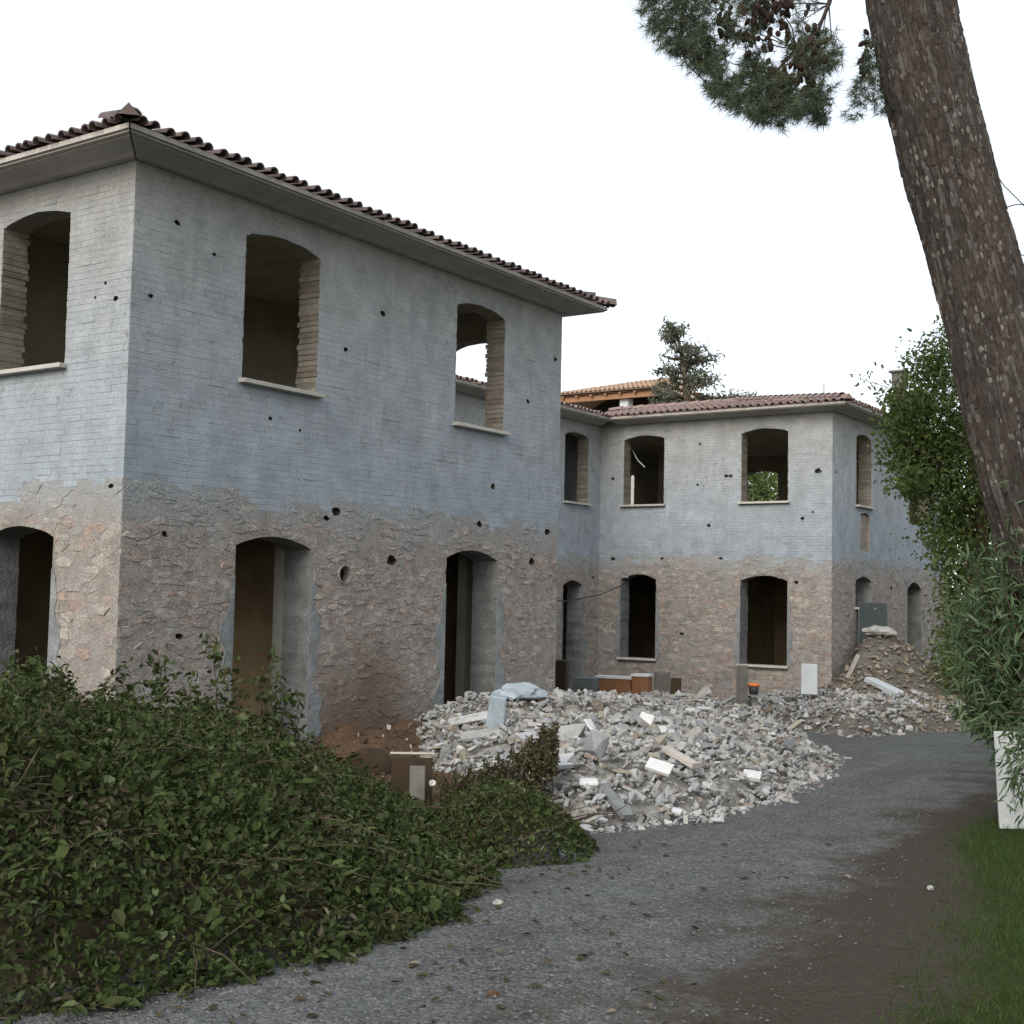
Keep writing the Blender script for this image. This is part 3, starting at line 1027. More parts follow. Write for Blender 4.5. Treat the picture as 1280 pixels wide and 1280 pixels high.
# smooth cement bands round the doorways and window sills
for w in ALLW:
    for o in w.open:
        if o.get('door') or (o['z0'] < 1 and 'pad' in o):
            zt = o['zs'] - .35
            for side in (0, 1):
                mb = MB()
                n = 26
                zs = [o['z0'] + (zt - o['z0']) * i / n for i in range(n + 1)]
                ph = random.uniform(0, 6)
                wid = [max(.012, (.20 if o.get('door') else .13) * (1 - .55 * (i / n) ** 1.5) * (1 + .35 * math.sin(i * .55 + ph) + .25 * math.sin(i * 1.3 + 2 * ph)) + random.uniform(-.025, .025)) if i < n else .004 for i in range(n + 1)]
                out_u = [(o['u0'] - q - .002, o['u0'] - .002) if side == 0 else (o['u1'] + .002, o['u1'] + q + .002) for q in wid]
                top = .0135
                vs = [w.P(a, z, top) for (a, b), z in zip(out_u, zs)] + [w.P(b, z, top) for (a, b), z in zip(out_u, zs)]
                vs += [w.P(a, z, 0) for (a, b), z in zip(out_u, zs)] + [w.P(b, z, 0) for (a, b), z in zip(out_u, zs)]
                m = n + 1
                fs = []
                for i in range(n):
                    fs += [(i, m + i, m + i + 1, i + 1), (2 * m + i, i, i + 1, 2 * m + i + 1), (m + i, 3 * m + i, 3 * m + i + 1, m + i + 1)]
                fs.append((n, m + n, 3 * m + n, 2 * m + n))
                mb.add(vs, fs)
                mb.build('door_surround', M['render'], villa)
        if not o.get('door') and o['zs'] > 2.2 and o['z0'] > 0.1 and o['u1'] - o['u0'] > .9 and o['z0'] != 3.95:
            mb = MB()
            c = w.P((o['u0'] + o['u1']) / 2, o['z0'] - .005, -.12)
            wd = o['u1'] - o['u0'] + .10
            s = (.46, wd, .05) if abs(w.u.y) > .5 else (wd, .46, .05)
            mb.box(c, s)
            mb.build('window_sill', M['sill'], villa, bevel=.006)
M['jamb'] = material('bare_jamb_brick', [(0.20, 0.172, 0.14), (0.25, 0.225, 0.19), (0.17, 0.15, 0.125), (0.27, 0.25, 0.215)], 8.0, .25, .95, .6, 40, fine=.2)
for w in (n_long, n_front, f_front, f_side, conn):
    for o in w.open:
        if o['z0'] < 3.9 or o['zs'] < 5:
            continue
        for side in (0, 1):
            mb = MB()
            z = o['z0'] + .03
            k = 0
            while z < o['zs'] - .03:
                hh_ = .0715 - .009
                d0 = -.004
                d1 = -.31 - (.0 if k % 2 else .018) - random.uniform(0, .03)
                pr = random.uniform(.004, .016)
                ua = o['u0'] - .01 if side == 0 else o['u1'] - pr
                ub = o['u0'] + pr if side == 0 else o['u1'] + .01
                vs = [w.P(a, zz, d) for a in (ua, ub) for zz in (z, z + hh_) for d in (d0, d1)]
                mb.add(vs, [(0, 1, 3, 2), (4, 6, 7, 5), (0, 4, 5, 1), (2, 3, 7, 6), (0, 2, 6, 4), (1, 5, 7, 3)], random.random())
                z += .0715
                k += 1
            mb.build('window_jamb', M['jamb'], villa)
# pipe ring of the round flue hole
p = on_plane(430, 718, 0, 0)
mb = MB()
for k in range(20):
    a0, a1 = 2 * math.pi * k / 20, 2 * math.pi * (k + 1) / 20
    vs = []
    for a in (a0, a1):
        for r, h in ((.108, .026), (.122, .026), (.122, 0), (.108, -.1)):
            vs.append((h, p[1] + r * math.cos(a), p[2] + r * math.sin(a)))
    mb.add(vs, [(0, 1, 5, 4), (1, 2, 6, 5), (3, 0, 4, 7)])
mb.build('flue_collar', M['mortar'], villa)

# floors, ceilings and inner walls
def slab(name, x0, x1, y0, y1, z, t, mat):
    mb = MB()
    mb.box(((x0 + x1) / 2, (y0 + y1) / 2, z - t / 2), (x1 - x0, y1 - y0, t))
    mb.build(name, mat, villa)


e = TH + .004
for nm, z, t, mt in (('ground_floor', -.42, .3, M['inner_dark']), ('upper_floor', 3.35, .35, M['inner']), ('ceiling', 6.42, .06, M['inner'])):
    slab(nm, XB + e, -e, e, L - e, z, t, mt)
    slab(nm, XB + e, R - e, L + .004, FY - .004, z, t, mt)
    slab(nm, XB + e, -e, FY + e, FY + S - e, z, t, mt)


def partition(x0, x1, y0, y1, z0, z1, mat):
    mb = MB()
    mb.box(((x0 + x1) / 2, (y0 + y1) / 2, (z0 + z1) / 2), (x1 - x0, y1 - y0, z1 - z0))
    mb.build('inner_wall', mat, villa)


g0, g1, u0, u1 = -.41, 2.99, 3.36, 6.35
partition(-4.0, -3.85, e, L - e, u0, u1, M['inner'])
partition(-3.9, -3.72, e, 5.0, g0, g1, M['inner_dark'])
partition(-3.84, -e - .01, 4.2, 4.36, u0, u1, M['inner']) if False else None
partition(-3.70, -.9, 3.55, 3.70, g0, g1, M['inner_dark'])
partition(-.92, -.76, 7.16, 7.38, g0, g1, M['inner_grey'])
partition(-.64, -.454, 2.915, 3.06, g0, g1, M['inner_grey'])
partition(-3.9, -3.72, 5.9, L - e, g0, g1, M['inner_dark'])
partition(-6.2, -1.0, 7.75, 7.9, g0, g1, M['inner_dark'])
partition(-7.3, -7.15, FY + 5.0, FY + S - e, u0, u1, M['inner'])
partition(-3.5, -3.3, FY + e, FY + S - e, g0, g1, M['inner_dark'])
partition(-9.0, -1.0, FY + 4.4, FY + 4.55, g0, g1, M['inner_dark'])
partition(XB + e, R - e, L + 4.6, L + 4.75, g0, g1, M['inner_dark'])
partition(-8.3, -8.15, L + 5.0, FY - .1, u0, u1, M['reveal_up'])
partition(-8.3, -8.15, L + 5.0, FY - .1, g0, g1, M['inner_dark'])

# ------------------------------------------------------------------ eaves and tiled roofs
OV = .526
ZE0, ZE1 = 6.33, 6.415
SL = math.tan(math.radians(10.8))


def eave(a, b, nrm, m0, m1):
    """concrete eave from a to b along the wall line; m0/m1: +1 mitre outwards, -1 inwards, 0 straight"""
    a, b, nv = Vector(a), Vector(b), Vector(nrm)
    u = (b - a).normalized()
    prof = [(0.0, 6.285), (.10, 6.285), (.16, 6.305), (OV - .10, 6.335), (OV - .10, 6.35), (OV - .035, 6.35), (OV - .035, 6.372), (OV, 6.372), (OV, 6.425), (0.0, 6.425)]
    va = [a - u * (h * m0) + nv * h + Vector((0, 0, z)) for h, z in prof]
    vb = [b + u * (h * m1) + nv * h + Vector((0, 0, z)) for h, z in prof]
    n = len(prof)
    mb = MB()
    mb.add(va + vb, [(i, (i + 1) % n, n + (i + 1) % n, n + i) for i in range(n)] + [tuple(range(n - 1, -1, -1)), tuple(range(n, 2 * n))])
    mb.build('eave', M['concrete'], villa)


eave((.012, 0, 0), (.012, L, 0), (1, 0, 0), 1, 1)
eave((XB, -.012, 0), (0, -.012, 0), (0, -1, 0), 1, 1)
eave((R + OV, L + .012, 0), (0, L + .012, 0), (0, 1, 0), 0, 1)
eave((R + .012, L, 0), (R + .012, FY, 0), (1, 0, 0), -1, -1)
eave((R + OV, FY - .012, 0), (0, FY - .012, 0), (0, -1, 0), 0, 1)
eave((.012, FY, 0), (.012, FY + S, 0), (1, 0, 0), 1, 1)
eave((XB, FY + S + .012, 0), (0, FY + S + .012, 0), (0, 1, 0), 1, 1)


def tile_arcs(P, u, up, nn, rad, ln, lift):
    """half-barrel tile: P eave-end centre, u across, up along the slope, nn out of the slope"""
    n = 6
    vs = []
    for s, r in ((0, rad), (ln, rad * .82)):
        for rr in (r, r - .014):
            for k in range(n + 1):
                a = math.pi * k / n
                vs.append(P + up * s + u * (rr * math.cos(a)) + nn * (rr * math.sin(a) + lift * (1 - s / ln)))
    m = n + 1
    fs = []
    for k in range(n):
        fs.append((k, k + 1, 2 * m + k + 1, 2 * m + k))
        fs.append((m + k + 1, m + k, 3 * m + k, 3 * m + k + 1))
        fs.append((k + 1, k, m + k, m + k + 1))
    fs += [(0, 2 * m, 3 * m, m), (n, m + n, 3 * m + n, 2 * m + n)]
    return vs, fs


def tile_slope(a, b, inward, run, hip0, hip1, mat, maxrows=99, key='old'):
    """rows of cover tiles over one roof slope. a, b: ends of the eave edge; inward: plan direction up the slope; hips 1 = hip end, -1 = valley"""
    a, b, iv = Vector(a), Vector(b), Vector(inward)
    u = (b - a).normalized()
    ln = (b - a).length
    up = (iv + Vector((0, 0, SL))).normalized()
    nn = u.cross(up)
    if nn.z < 0:
        nn = -nn
    base = MB()
    top = []
    W = 0.0
    t0 = run if hip0 == 1 else (-run if hip0 == -1 else 0)
    t1 = run if hip1 == 1 else (-run if hip1 == -1 else 0)
    A, B = a + Vector((0, 0, ZE1 + .012)), b + Vector((0, 0, ZE1 + .012))
    C2 = b - u * t1 + iv * run + Vector((0, 0, ZE1 + .012 + SL * run))
    D2 = a + u * t0 + iv * run + Vector((0, 0, ZE1 + .012 + SL * run))
    base.add([A, B, C2, D2], [(0, 1, 2, 3)])
    base.build('roof_bed', mat, villa)
    pitch_w, row = .185, .36
    n = int(ln / pitch_w)
    for i in range(n):
        uu = (i + .5) * ln / n
        lim = run
        if hip0 == 1:
            lim = min(lim, uu)
        if hip1 == 1:
            lim = min(lim, ln - uu)
        rows = min(maxrows, int(lim * math.sqrt(1 + SL * SL) / row) + 1)
        for r in range(rows):
            st = -.07 + r * row
            P = A + u * (uu + random.uniform(-.018, .018)) + up * (st + random.uniform(-.03, .02)) + nn * random.uniform(-.004, .010)
            tw = random.uniform(-.03, .03)
            vs, fs = tile_arcs(P, (u + up * tw).normalized(), (up - u * tw).normalized(), nn, .066 + random.uniform(-.006, .004), .43, .018 + random.uniform(0, .014))
            tile_items.append((depth_of(P) + r * 1.5, vs, fs, random.random(), key))


def hip_tiles(a, dirn, length, mat, key, first_lift=.05):
    a = Vector(a)
    up = (Vector(dirn).normalized() + Vector((0, 0, SL / math.sqrt(2)))).normalized()
    u = up.cross(Vector((0, 0, 1))).normalized()
    nn = u.cross(up)
    if nn.z < 0:
        nn = -nn
    k = 0
    s = -.12
    while s < length:
        vs, fs = tile_arcs(a + up * s + nn * .055, u, up, nn, .105, .45, first_lift if k == 0 else .03)
        if k == 0:
            P0 = a + up * s + nn * .03
            vs = [P0 - u * .11, P0 + nn * .12, P0 + u * .11, P0 + up * .5 - u * .10, P0 + up * .5 + nn * .10, P0 + up * .5 + u * .10]
            fs = [(0, 1, 4, 3), (1, 2, 5, 4), (0, 2, 1)]
        tile_items.append((depth_of(a) + s, vs, fs, random.random(), key))
        s += .37
        k += 1


XE = XB - .5
o = OV + .012
RUN = L / 2 + o
tile_slope((o, -o, 0), (o, L + o, 0), (-1, 0, 0), RUN, 1, 1, M['tile_old'], 5)
tile_slope((XE, -o, 0), (o, -o, 0), (0, 1, 0), RUN, 0, 1, M['tile_old'], 4)
tile_slope((o, L + o, 0), (R + o, L + o, 0), (0, -1, 0), RUN, 1, 0, M['tile_old'], 3)
hip_tiles((o, -o, ZE1 + .03), (-1, 1, 0), 6.5, M['tile_old'], 'old', .02)
hip_tiles((o, L + o, ZE1 + .03), (-1, -1, 0), 3, M['tile_old'], 'old', .05)
tile_slope((R + o, L + .1, 0), (R + o, FY - .1, 0), (-1, 0, 0), 1.1, 0, 0, M['tile_red'], 4, 'red')
RUN2 = S / 2 + o
tile_slope((R - 1.2, FY - o, 0), (o, FY - o, 0), (0, 1, 0), RUN2, 0, 1, M['tile_red'], 99, 'red')
tile_slope((o, FY - o, 0), (o, FY + S + o, 0), (-1, 0, 0), RUN2, 1, 1, M['tile_red'], 99, 'red')
hip_tiles((o, FY - o, ZE1 + .03), (-1, 1, 0), 7.0, M['tile_red'], 'red')
hip_tiles((o, FY + S + o, ZE1 + .03), (-1, -1, 0), 7.0, M['tile_red'], 'red')
# ridge of the far wing
rz = ZE1 + SL * RUN2 + .06
s = -RUN2 + o
while s > R - 2.4:
    vs, fs = tile_arcs(Vector((s, FY - o + RUN2, rz)), Vector((0, 1, 0)), Vector((-1, 0, 0)), Vector((0, 0, 1)), .10, .45, .02)
    tile_items.append((40, vs, fs, random.random(), 'red'))
    s -= .37
mb = MB()
mb.add([(XE, -o + RUN, ZE1 + SL * RUN), (o - RUN, -o + RUN, ZE1 + SL * RUN), (R, L + o, ZE1), (XE, L + o, ZE1)], [(0, 1, 2, 3)])
mb.add([(XE, FY - o + RUN2, ZE1 + SL * RUN2), (o - RUN2, FY - o + RUN2, ZE1 + SL * RUN2), (o, FY + S + o, ZE1), (XE, FY + S + o, ZE1)], [(0, 1, 2, 3)])
mb.add([(R + o - 1.1, L, ZE1 + SL * 1.1), (R + o - 1.1, FY, ZE1 + SL * 1.1), (XE, FY, ZE1), (XE, L, ZE1)], [(0, 1, 2, 3)])
mb.build('roof_bed', M['tile_red'], villa)
# tiles knocked up out of their rows along the near left eave
for px, py, rr, tl in ((155, 149, .10, .20), (56, 182, .08, .05)):
    p = on_plane(px, py, 1, -.5)
    vs, fs = tile_arcs(Vector(p), Vector((.1, 1, 0)).normalized(), Vector((-1, .1, tl)).normalized(), Vector((0, 0, 1)), rr, .36, 0)
    c0 = Vector(p)
    tile_items.append((8.0, vs, fs, random.random(), 'old'))
# ridge of pointed scrap at the corner
for key, mat in (('old', M['tile_old']), ('red', M['tile_red'])):
    its = [t for t in tile_items if t[4] == key]
    split_pieces([t[:4] for t in its], 'roof_tile', 'roof_tiling', mat, 150)

# chimney of the far wing, downpipe, small rod
c = at_depth(1125, 500, 36)
mb = MB()
mb.box((c[0], c[1], 7.0), (.44, .44, 1.3), tint=.2)
ch = mb.build('chimney', M['chunk_brown'], villa)
mb = MB()
mb.box((c[0], c[1], 8.0), (.36, .36, .5))
mb.box((c[0], c[1], 8.22), (.50, .50, .05))
mb.build('chimney_cap', M['wood_grey'], ch)
mb = MB()
mb.tube([(.10, FY + S - .12, -1.2), (.10, FY + S - .12, 3.2), (.10, FY + S - .12, 6.3)], .055, 10)
for z in (.2, 1.7, 3.2, 4.7):
    mb.box((.06, FY + S - .12, z), (.1, .15, .04))
mb.build('downpipe', M['pipe'], villa)
c = at_depth(1030, 486, 34)
mb = MB()
mb.tube([(c[0], c[1], c[2] - .5), (c[0], c[1], c[2] + .12)], .012, 5)
mb.build('antenna_rod', M['wire'], villa)

# ------------------------------------------------------------------ open roof loggia behind the link
D0 = 60.0
pb = at_depth(822, 484, D0)
pa = on_plane(680, 490, 1, pb[1])
pa[2] = pb[2]
ZL = float(pb[2])
lo = empty('roof_loggia', 'open rooftop loggia with new orange tiled roof and white pillar rising behind the link roof', 'roof loggia', (float(pb[0]), float(pb[1]), float(gz(pb[0], pb[1]))))


def lob(mb, name, mat):
    o = mb.build(name, mat, None)
    o.parent = lo
    o.matrix_parent_inverse = Matrix.Translation(-Vector(lo.location))
    return o


q0, q1 = Vector(pa), Vector(pb)
wl = (q1 - q0).length
u = (q1 - q0).normalized()
bk = Vector((-u.y, u.x, 0))
rn, rh = 5.0, 1.25
up = (bk * rn + Vector((0, 0, rh))).normalized()
nn = u.cross(up)
nn = nn if nn.z > 0 else -nn
t0_, t1_ = q0 + u * 2.6 + bk * rn + Vector((0, 0, rh)), q1 - u * 1.9 + bk * rn + Vector((0, 0, rh))
for vs in ([q0, q1, t1_, t0_], [q1, q1 + bk * rn * 2, t1_], [q0 + bk * rn * 2, q0, t0_], [q1 + bk * rn * 2, q0 + bk * rn * 2, t0_, t1_]):
    mb = MB()
    dn = Vector((0, 0, -.08))
    n = len(vs)
    mb.add(list(vs) + [v + dn for v in vs], [tuple(range(n)), tuple(range(2 * n - 1, n - 1, -1))])
    lob(mb, 'roof_slope', M['tile_new'])
mb = MB()
for i in range(int(wl / .26)):
    for r in range(11):
        if i * .26 > wl - 1.9 * r / 11 - .1 or i * .26 < 2.6 * r / 11:
            continue
        vs, fs = tile_arcs(q0 + u * (i * .26 + .13) + up * (r * .46 - .06) + nn * .02, u, up, nn, .09, .5, .03)
        mb.add(vs, fs, random.random())
lob(mb, 'roof_tiling', M['tile_new'])['kind'] = 'stuff'
rot_l = Euler((0, 0, math.atan2(u.y, u.x)))
mb = MB()
mb.box((q0 + q1) / 2 + Vector((0, 0, -.24)) + bk * .2, (wl, .12, .26), rot_l)
lob(mb, 'fascia_beam', M['wood_orange'])
for i in range(int(wl / .8)):
    a = q0 + u * (i * .8 + .3) + Vector((0, 0, -.14))
    mb = MB()
    mb.tube([a - bk * .05, a + bk * rn * .9 + Vector((0, 0, rh * .9))], .07, 4)
    lob(mb, 'rafter', M['wood_orange'])
for px in (783, 712):
    c = on_plane(px, 500, 1, pb[1] + .6)
    mb = MB()
    mb.box((c[0], c[1], ZL - 1.35), (.46, .46, 2.0))
    lob(mb, 'pillar', M['white_board'])
mb = MB()
mb.box((q0 + q1) / 2 + bk * 4.6 + Vector((0, 0, -.8)), (wl, .2, 2.4), rot_l)
lob(mb, 'shade_dark_rear_wall', M['wood_brown'])  # coloured dark for the shade inside the open loggia
mb = MB()
zb_ = float(gz(pb[0], pb[1])) - .5
mb.box((q0 + q1) / 2 + bk * 4.5 + Vector((0, 0, (zb_ - ZL - 2.0) / 2 - .2)), (wl - 1, 8.0, ZL - zb_ - 2.0), rot_l)
lob(mb, 'lower_storey', M['concrete'])


# ------------------------------------------------------------------ foliage helpers
def leaf_mesh(name, P, Dr, N, size, mat, aspect=.55, fold=.12, droop=0.0):
    """one 6-cornered leaf blade per point: P base, Dr axis, N rough normal"""
    n = len(P)
    Dr = Dr / (np.linalg.norm(Dr, axis=1, keepdims=True) + 1e-9)
    W = np.cross(Dr, N)
    W /= (np.linalg.norm(W, axis=1, keepdims=True) + 1e-9)
    N = np.cross(W, Dr)
    s = size[:, None]
    wd = aspect * .5
    pts = [P, P + Dr * s * .32 + W * s * wd * .9 + N * s * fold, P + Dr * s * .68 + W * s * wd * .8 + N * s * fold * .8 - N * s * droop * .4,
           P + Dr * s - N * s * droop, P + Dr * s * .68 - W * s * wd * .8 + N * s * fold * .8 - N * s * droop * .4, P + Dr * s * .32 - W * s * wd * .9 + N * s * fold]
    V = np.stack(pts, 1).reshape(-1, 3)
    b = np.arange(n)[:, None] * 6
    F = np.concatenate([b + np.array([[0, 1, 2, 3]]), b + np.array([[0, 3, 4, 5]])], 1).reshape(-1)
    t = np.repeat(RNG.random(n), 2)
    return np_mesh(name, V, F, np.full(2 * n, 4), mat, t)


def rand_dir(n):
    v = RNG.normal(size=(n, 3))
    return v / np.linalg.norm(v, axis=1, keepdims=True)


def leaves(name, P, mat, smin, smax, parent, aspect=.55, up=.35, bias=None, droop=.15, kind='stuff', hang=0.0):
    n = len(P)
    dr = rand_dir(n)
    dr[:, 2] -= hang
    if bias is not None:
        dr += bias
    nn = rand_dir(n) * .8 + np.array([0, 0, up * 2])
    me = leaf_mesh(name, P, dr, nn, smin + (smax - smin) * RNG.random(n) ** 1.5, mat, aspect, .10, droop)
    o = link(D.objects.new(name, me), parent)
    if kind:
        o['kind'] = kind
    return o


def branch_pts(a, b, wig=.1, n=6, sag=0.0):
    a, b = Vector(a), Vector(b)
    ln = (b - a).length
    out = []
    for i in range(n + 1):
        t = i / n
        p = a.lerp(b, t)
        if 0 < i < n:
            p += Vector([random.uniform(-wig, wig) * ln * .5 for _ in range(3)])
        p.z -= sag * ln * 4 * t * (1 - t) * .25
        out.append(p)
    return out


# ------------------------------------------------------------------ heap of cut shrubs
BRUSH = [(5.75, -5.9), (6.25, -4.75), (6.42, -3.7), (6.30, -2.7), (5.75, -1.5), (5.55, -1.0), (5.0, -.4), (4.3, .0), (3.0, .9), (1.6, 1.9), (.5, 2.6), (.15, 1.2), (.15, -.3), (-.9, -.7),
         (-2.5, -1.0), (-3.5, -2.5), (-1.0, -5.5), (3.0, -8.5)]


def brush_h(x, y):
    s = poly_sd(x, y, BRUSH)
    d = (np.asarray(x) - CAM[0]) * _fw[0] + (np.asarray(y) - CAM[1]) * _fw[1]
    lat = (np.asarray(x) - CAM[0]) * _fx[0] + (np.asarray(y) - CAM[1]) * _fx[1]
    q = lat / np.maximum(d, 1)               # -0.39 at the left edge of the view
    top = np.interp(q, [-.6, -.39, -.33, -.24, -.17, -.12, -.06, -.02], [1.18, 1.12, 1.04, .90, .78, .60, .42, .30])
    h = top * (1 - np.exp(-np.clip(s, 0, None) / .75))
    h = h * (1 + .17 * wob(x, y, 1.5, 1.0) + .20 * wob(x, y, 3.6, 2.0) + .08 * wob(x, y, 8.0, 5.0))
    return np.where(s > 0, np.maximum(h, .05), 0)


brush = empty('cut_shrub_heap', 'big heap of cut leafy shrubs piled in front of the near corner of the villa', 'brush heap', (2.5, -2.5, float(gz(2.5, -2.5))))


def unparent(o, parent):
    o.parent = parent
    o.matrix_parent_inverse = Matrix.Translation(-Vector(parent.location))
    return o


N0 = 380000
bx = RNG.uniform(-3.5, 6.6, N0)
by = RNG.uniform(-8.5, 2.8, N0)
sd = poly_sd(bx, by, BRUSH)
dist = (bx - CAM[0]) * _fw[0] + (by - CAM[1]) * _fw[1]
latq = ((bx - CAM[0]) * _fx[0] + (by - CAM[1]) * _fx[1]) / np.maximum(dist, 1)
kp = (sd > -.12 + .12 * wob(bx, by, 5.0, 3.0)) & (latq > -.80) & (dist > 3)
bx, by, sd = bx[kp], by[kp], sd[kp]
hh = brush_h(bx, by)
up_ = RNG.random(len(bx))
bz = gz(bx, by) + np.maximum(hh - .42 * up_ ** 2.2 * np.clip(hh, 0, 1) + .17 * RNG.random(len(bx)) ** 5, .02)
# patches: sprays of leaves and gaps
gap = wob(bx, by, 6.0, 8.0) + wob(bx * 1.3, bz * 4 + by, 5.0, 4.0)
kp = gap > -.75 + .5 * RNG.random(len(bx)) - .5
P = np.stack([bx, by, bz], 1)[kp]
big = RNG.random(len(P)) < .10
dryp = (wob(P[:, 0] + 3, P[:, 1], 1.6, 9.0) + wob(P[:, 0], P[:, 1], 5.0, 2.0) * .5 + RNG.normal(size=len(P)) * .35) > .62
keepp = RNG.random(len(P)) < .85
unparent(leaves('dry_leaves', P[dryp & keepp], M['leaf_dry'], .03, .07, None, .5, .4), brush)
P, big = P[~dryp & keepp], big[~dryp & keepp]
SB, SD, SN = [], [], []
spray_mb = MB()
for q in range(950):
    while True:
        x, y = random.uniform(-3, 6.4), random.uniform(-6.2, 2.6)
        if poly_sd(np.array([x]), np.array([y]), BRUSH)[0] > .02:
            break
    z = float(gz(x, y) + brush_h(np.array([x]), np.array([y]))[0])
    aa = random.gauss(-.9, 1.3)
    dv = Vector((math.cos(aa), math.sin(aa), random.gauss(.12, .32))).normalized()
    ln = random.uniform(.25, .75)
    if q % 12 == 0:
        ln = random.uniform(.7, 1.15)
        dv = (dv + Vector((0, 0, random.uniform(.15, .75)))).normalized()
    p0 = Vector((x, y, z - .10))
    pts = []
    for k in range(6):
        t = k / 5
        p = p0 + dv * ln * t + Vector((random.gauss(0, .012), random.gauss(0, .012), -.28 * ln * t * t + .10 * t))
        gzz = float(gz(p.x, p.y))
        p.z = max(p.z, gzz + .02)
        pts.append(p)
    spray_mb.tube(pts, [.006, .005, .0045, .004, .003, .002], 4, random.random())
    n_l = int(ln * random.uniform(26, 44))
    for k in range(n_l):
        t = .15 + .85 * random.random()
        f = min(int(t * 5), 4)
        p = pts[f].lerp(pts[f + 1], t * 5 - f)
        side = dv.cross(Vector((0, 0, 1))).normalized() * random.choice((-1, 1))
        d_ = (dv * random.uniform(.2, .8) + side * random.uniform(.3, 1) + Vector((0, 0, random.gauss(-.15, .35)))).normalized()
        SB.append(p)
        SD.append(d_)
        SN.append(Vector((random.gauss(0, .45), random.gauss(0, .45), 1)))
SB, SD, SN = (np.array([list(v) for v in q]) for q in (SB, SD, SN))
me_ = leaf_mesh('spray_leaves', SB, SD, SN, .03 + .055 * RNG.random(len(SB)) ** 1.5, M['leaf_heap'], .52, .10, .18)
o_ = link(D.objects.new('spray_leaves', me_))
o_['kind'] = 'stuff'
unparent(o_, brush)
o_ = spray_mb.build('spray_twigs', M['twig'], None)
o_['kind'] = 'stuff'
unparent(o_, brush)
unparent(leaves('leaves', P[~big], M['leaf_heap'], .032, .065, None, .58, .5, np.array([.25, -.35, .05])), brush)
unparent(leaves('broad_leaves', P[big], M['leaf_heap'], .05, .11, None, .72, .7, np.array([.2, -.3, -.1])), brush)
# dark body of packed twigs under the leaves
core = grid_surface('packed_twigs', -3.6, 6.5, -8.6, 2.8, .14, lambda x, y: gz(x, y) + np.clip(brush_h(x, y) - .40, -.05, 9) + .06 * wob(x, y, 7.0, 2.0) + .05 * wob(x, y, 15.0, 4.0), M['twig'], lambda x, y: poly_sd(x, y, BRUSH) > .12, False)
core['kind'] = 'stuff'
unparent(core, brush)
mb = MB()
for i in range(520):
    while True:
        x, y = random.uniform(-2.5, 6.3), random.uniform(-6, 2.4)
        if poly_sd(np.array([x]), np.array([y]), BRUSH)[0] > .25:
            break
    z = float(gz(x, y) + brush_h(np.array([x]), np.array([y]))[0])
    a = random.uniform(0, 6.28)
    ln = random.uniform(.3, .9)
    b = Vector((x + math.cos(a) * ln, y + math.sin(a) * ln, 0))
    hb = float(brush_h(np.array([b.x]), np.array([b.y]))[0])
    b.z = float(gz(b.x, b.y)) + hb + random.uniform(-.1, .12)
    mb.tube(branch_pts((x, y, z - .08), b, .12, 4), [.007, .006, .005, .004, .002], 4, random.random())
tw = mb.build('twigs', M['twig'], None)
tw['kind'] = 'stuff'
unparent(tw, brush)
# shoots that stand up out of the heap against the wall
for px, y0, y1, dp in ((197, 812, 880, 11.5), (205, 825, 880, 11.2), (268, 790, 880, 11.6), (283, 815, 880, 11.3), (340, 822, 900, 11.8), (325, 845, 900, 11.6), (240, 846, 890, 11.2), (300, 850, 900, 11.0), (22, 822, 860, 10.0), (75, 838, 870, 10.4), (355, 850, 905, 12.0), (372, 868, 920, 12.0)):
    a, b = Vector(at_depth(px + random.uniform(-8, 8), y1 + 25, dp)), Vector(at_depth(px, y0, dp))
    mb = MB()
    pts = branch_pts(a, b, .10, 5)
    mb.tube(pts, [.012, .010, .008, .006, .005, .003], 5, random.random())
    st = mb.build('shoot', M['twig'], None)
    unparent(st, brush)
    n = 46
    tt = RNG.random(n) ** .8
    Pn = np.array([list(Vector(pts[0]).lerp(pts[-1], t)) for t in tt]) + RNG.normal(size=(n, 3)) * .055
    lf = leaves('leaves', Pn, M['leaf_heap'], .05, .11, None, .6, .5)
    unparent(lf, brush)
# bare pale twigs by the doorway
for (x0, y0, x1, y1) in ((352, 850, 398, 905), (360, 870, 392, 912), (372, 905, 385, 862), (345, 880, 395, 900), (610 - 300, 905, 365, 925)):
    a, b = at_depth(x0, y0, 12.2), at_depth(x1, y1, 12.0)
    mb = MB()
    mb.tube(branch_pts(a, b, .06, 4), [.006, .005, .005, .004, .003], 4)
    unparent(mb.build('bare_twig', M['wood_grey'], None), brush)

# smaller low heap and the withering branch propped beside the rubble
low = empty('low_cut_branch', 'low leafy green cut branch lying at the right tip of the shrub heap', 'cut branch', (5.2, -.2, float(gz(5.2, -.2))))
LOW = [(5.0, -1.3), (5.72, -.95), (5.95, -.45), (5.75, .1), (5.2, .75), (4.5, .95), (3.8, .75), (4.2, -.2)]
n = 16000
x, y = RNG.uniform(3.7, 6.1, n), RNG.uniform(-1.5, 1.2, n)
s = poly_sd(x, y, LOW)
k = s > -.06 * RNG.random(n)
x, y, s = x[k], y[k], s[k]
hl = .52 * (1 - np.exp(-np.clip(s, 0, 9) / .35)) * (1 + .2 * wob(x, y, 4.0, 1.0))
z = gz(x, y) + .02 + hl * (1 - .5 * RNG.random(len(x)) ** 2)
P3 = np.stack([x, y, z], 1)
k3 = RNG.random(len(P3)) < .72
unparent(leaves('leaves', P3[k3], M['leaf_heap'], .03, .07, None, .52, .45, np.array([.4, -.2, .0])), low)
unparent(leaves('dry_leaves', P3[~k3], M['leaf_dry'], .03, .065, None, .45, .3), low)
mb = MB()
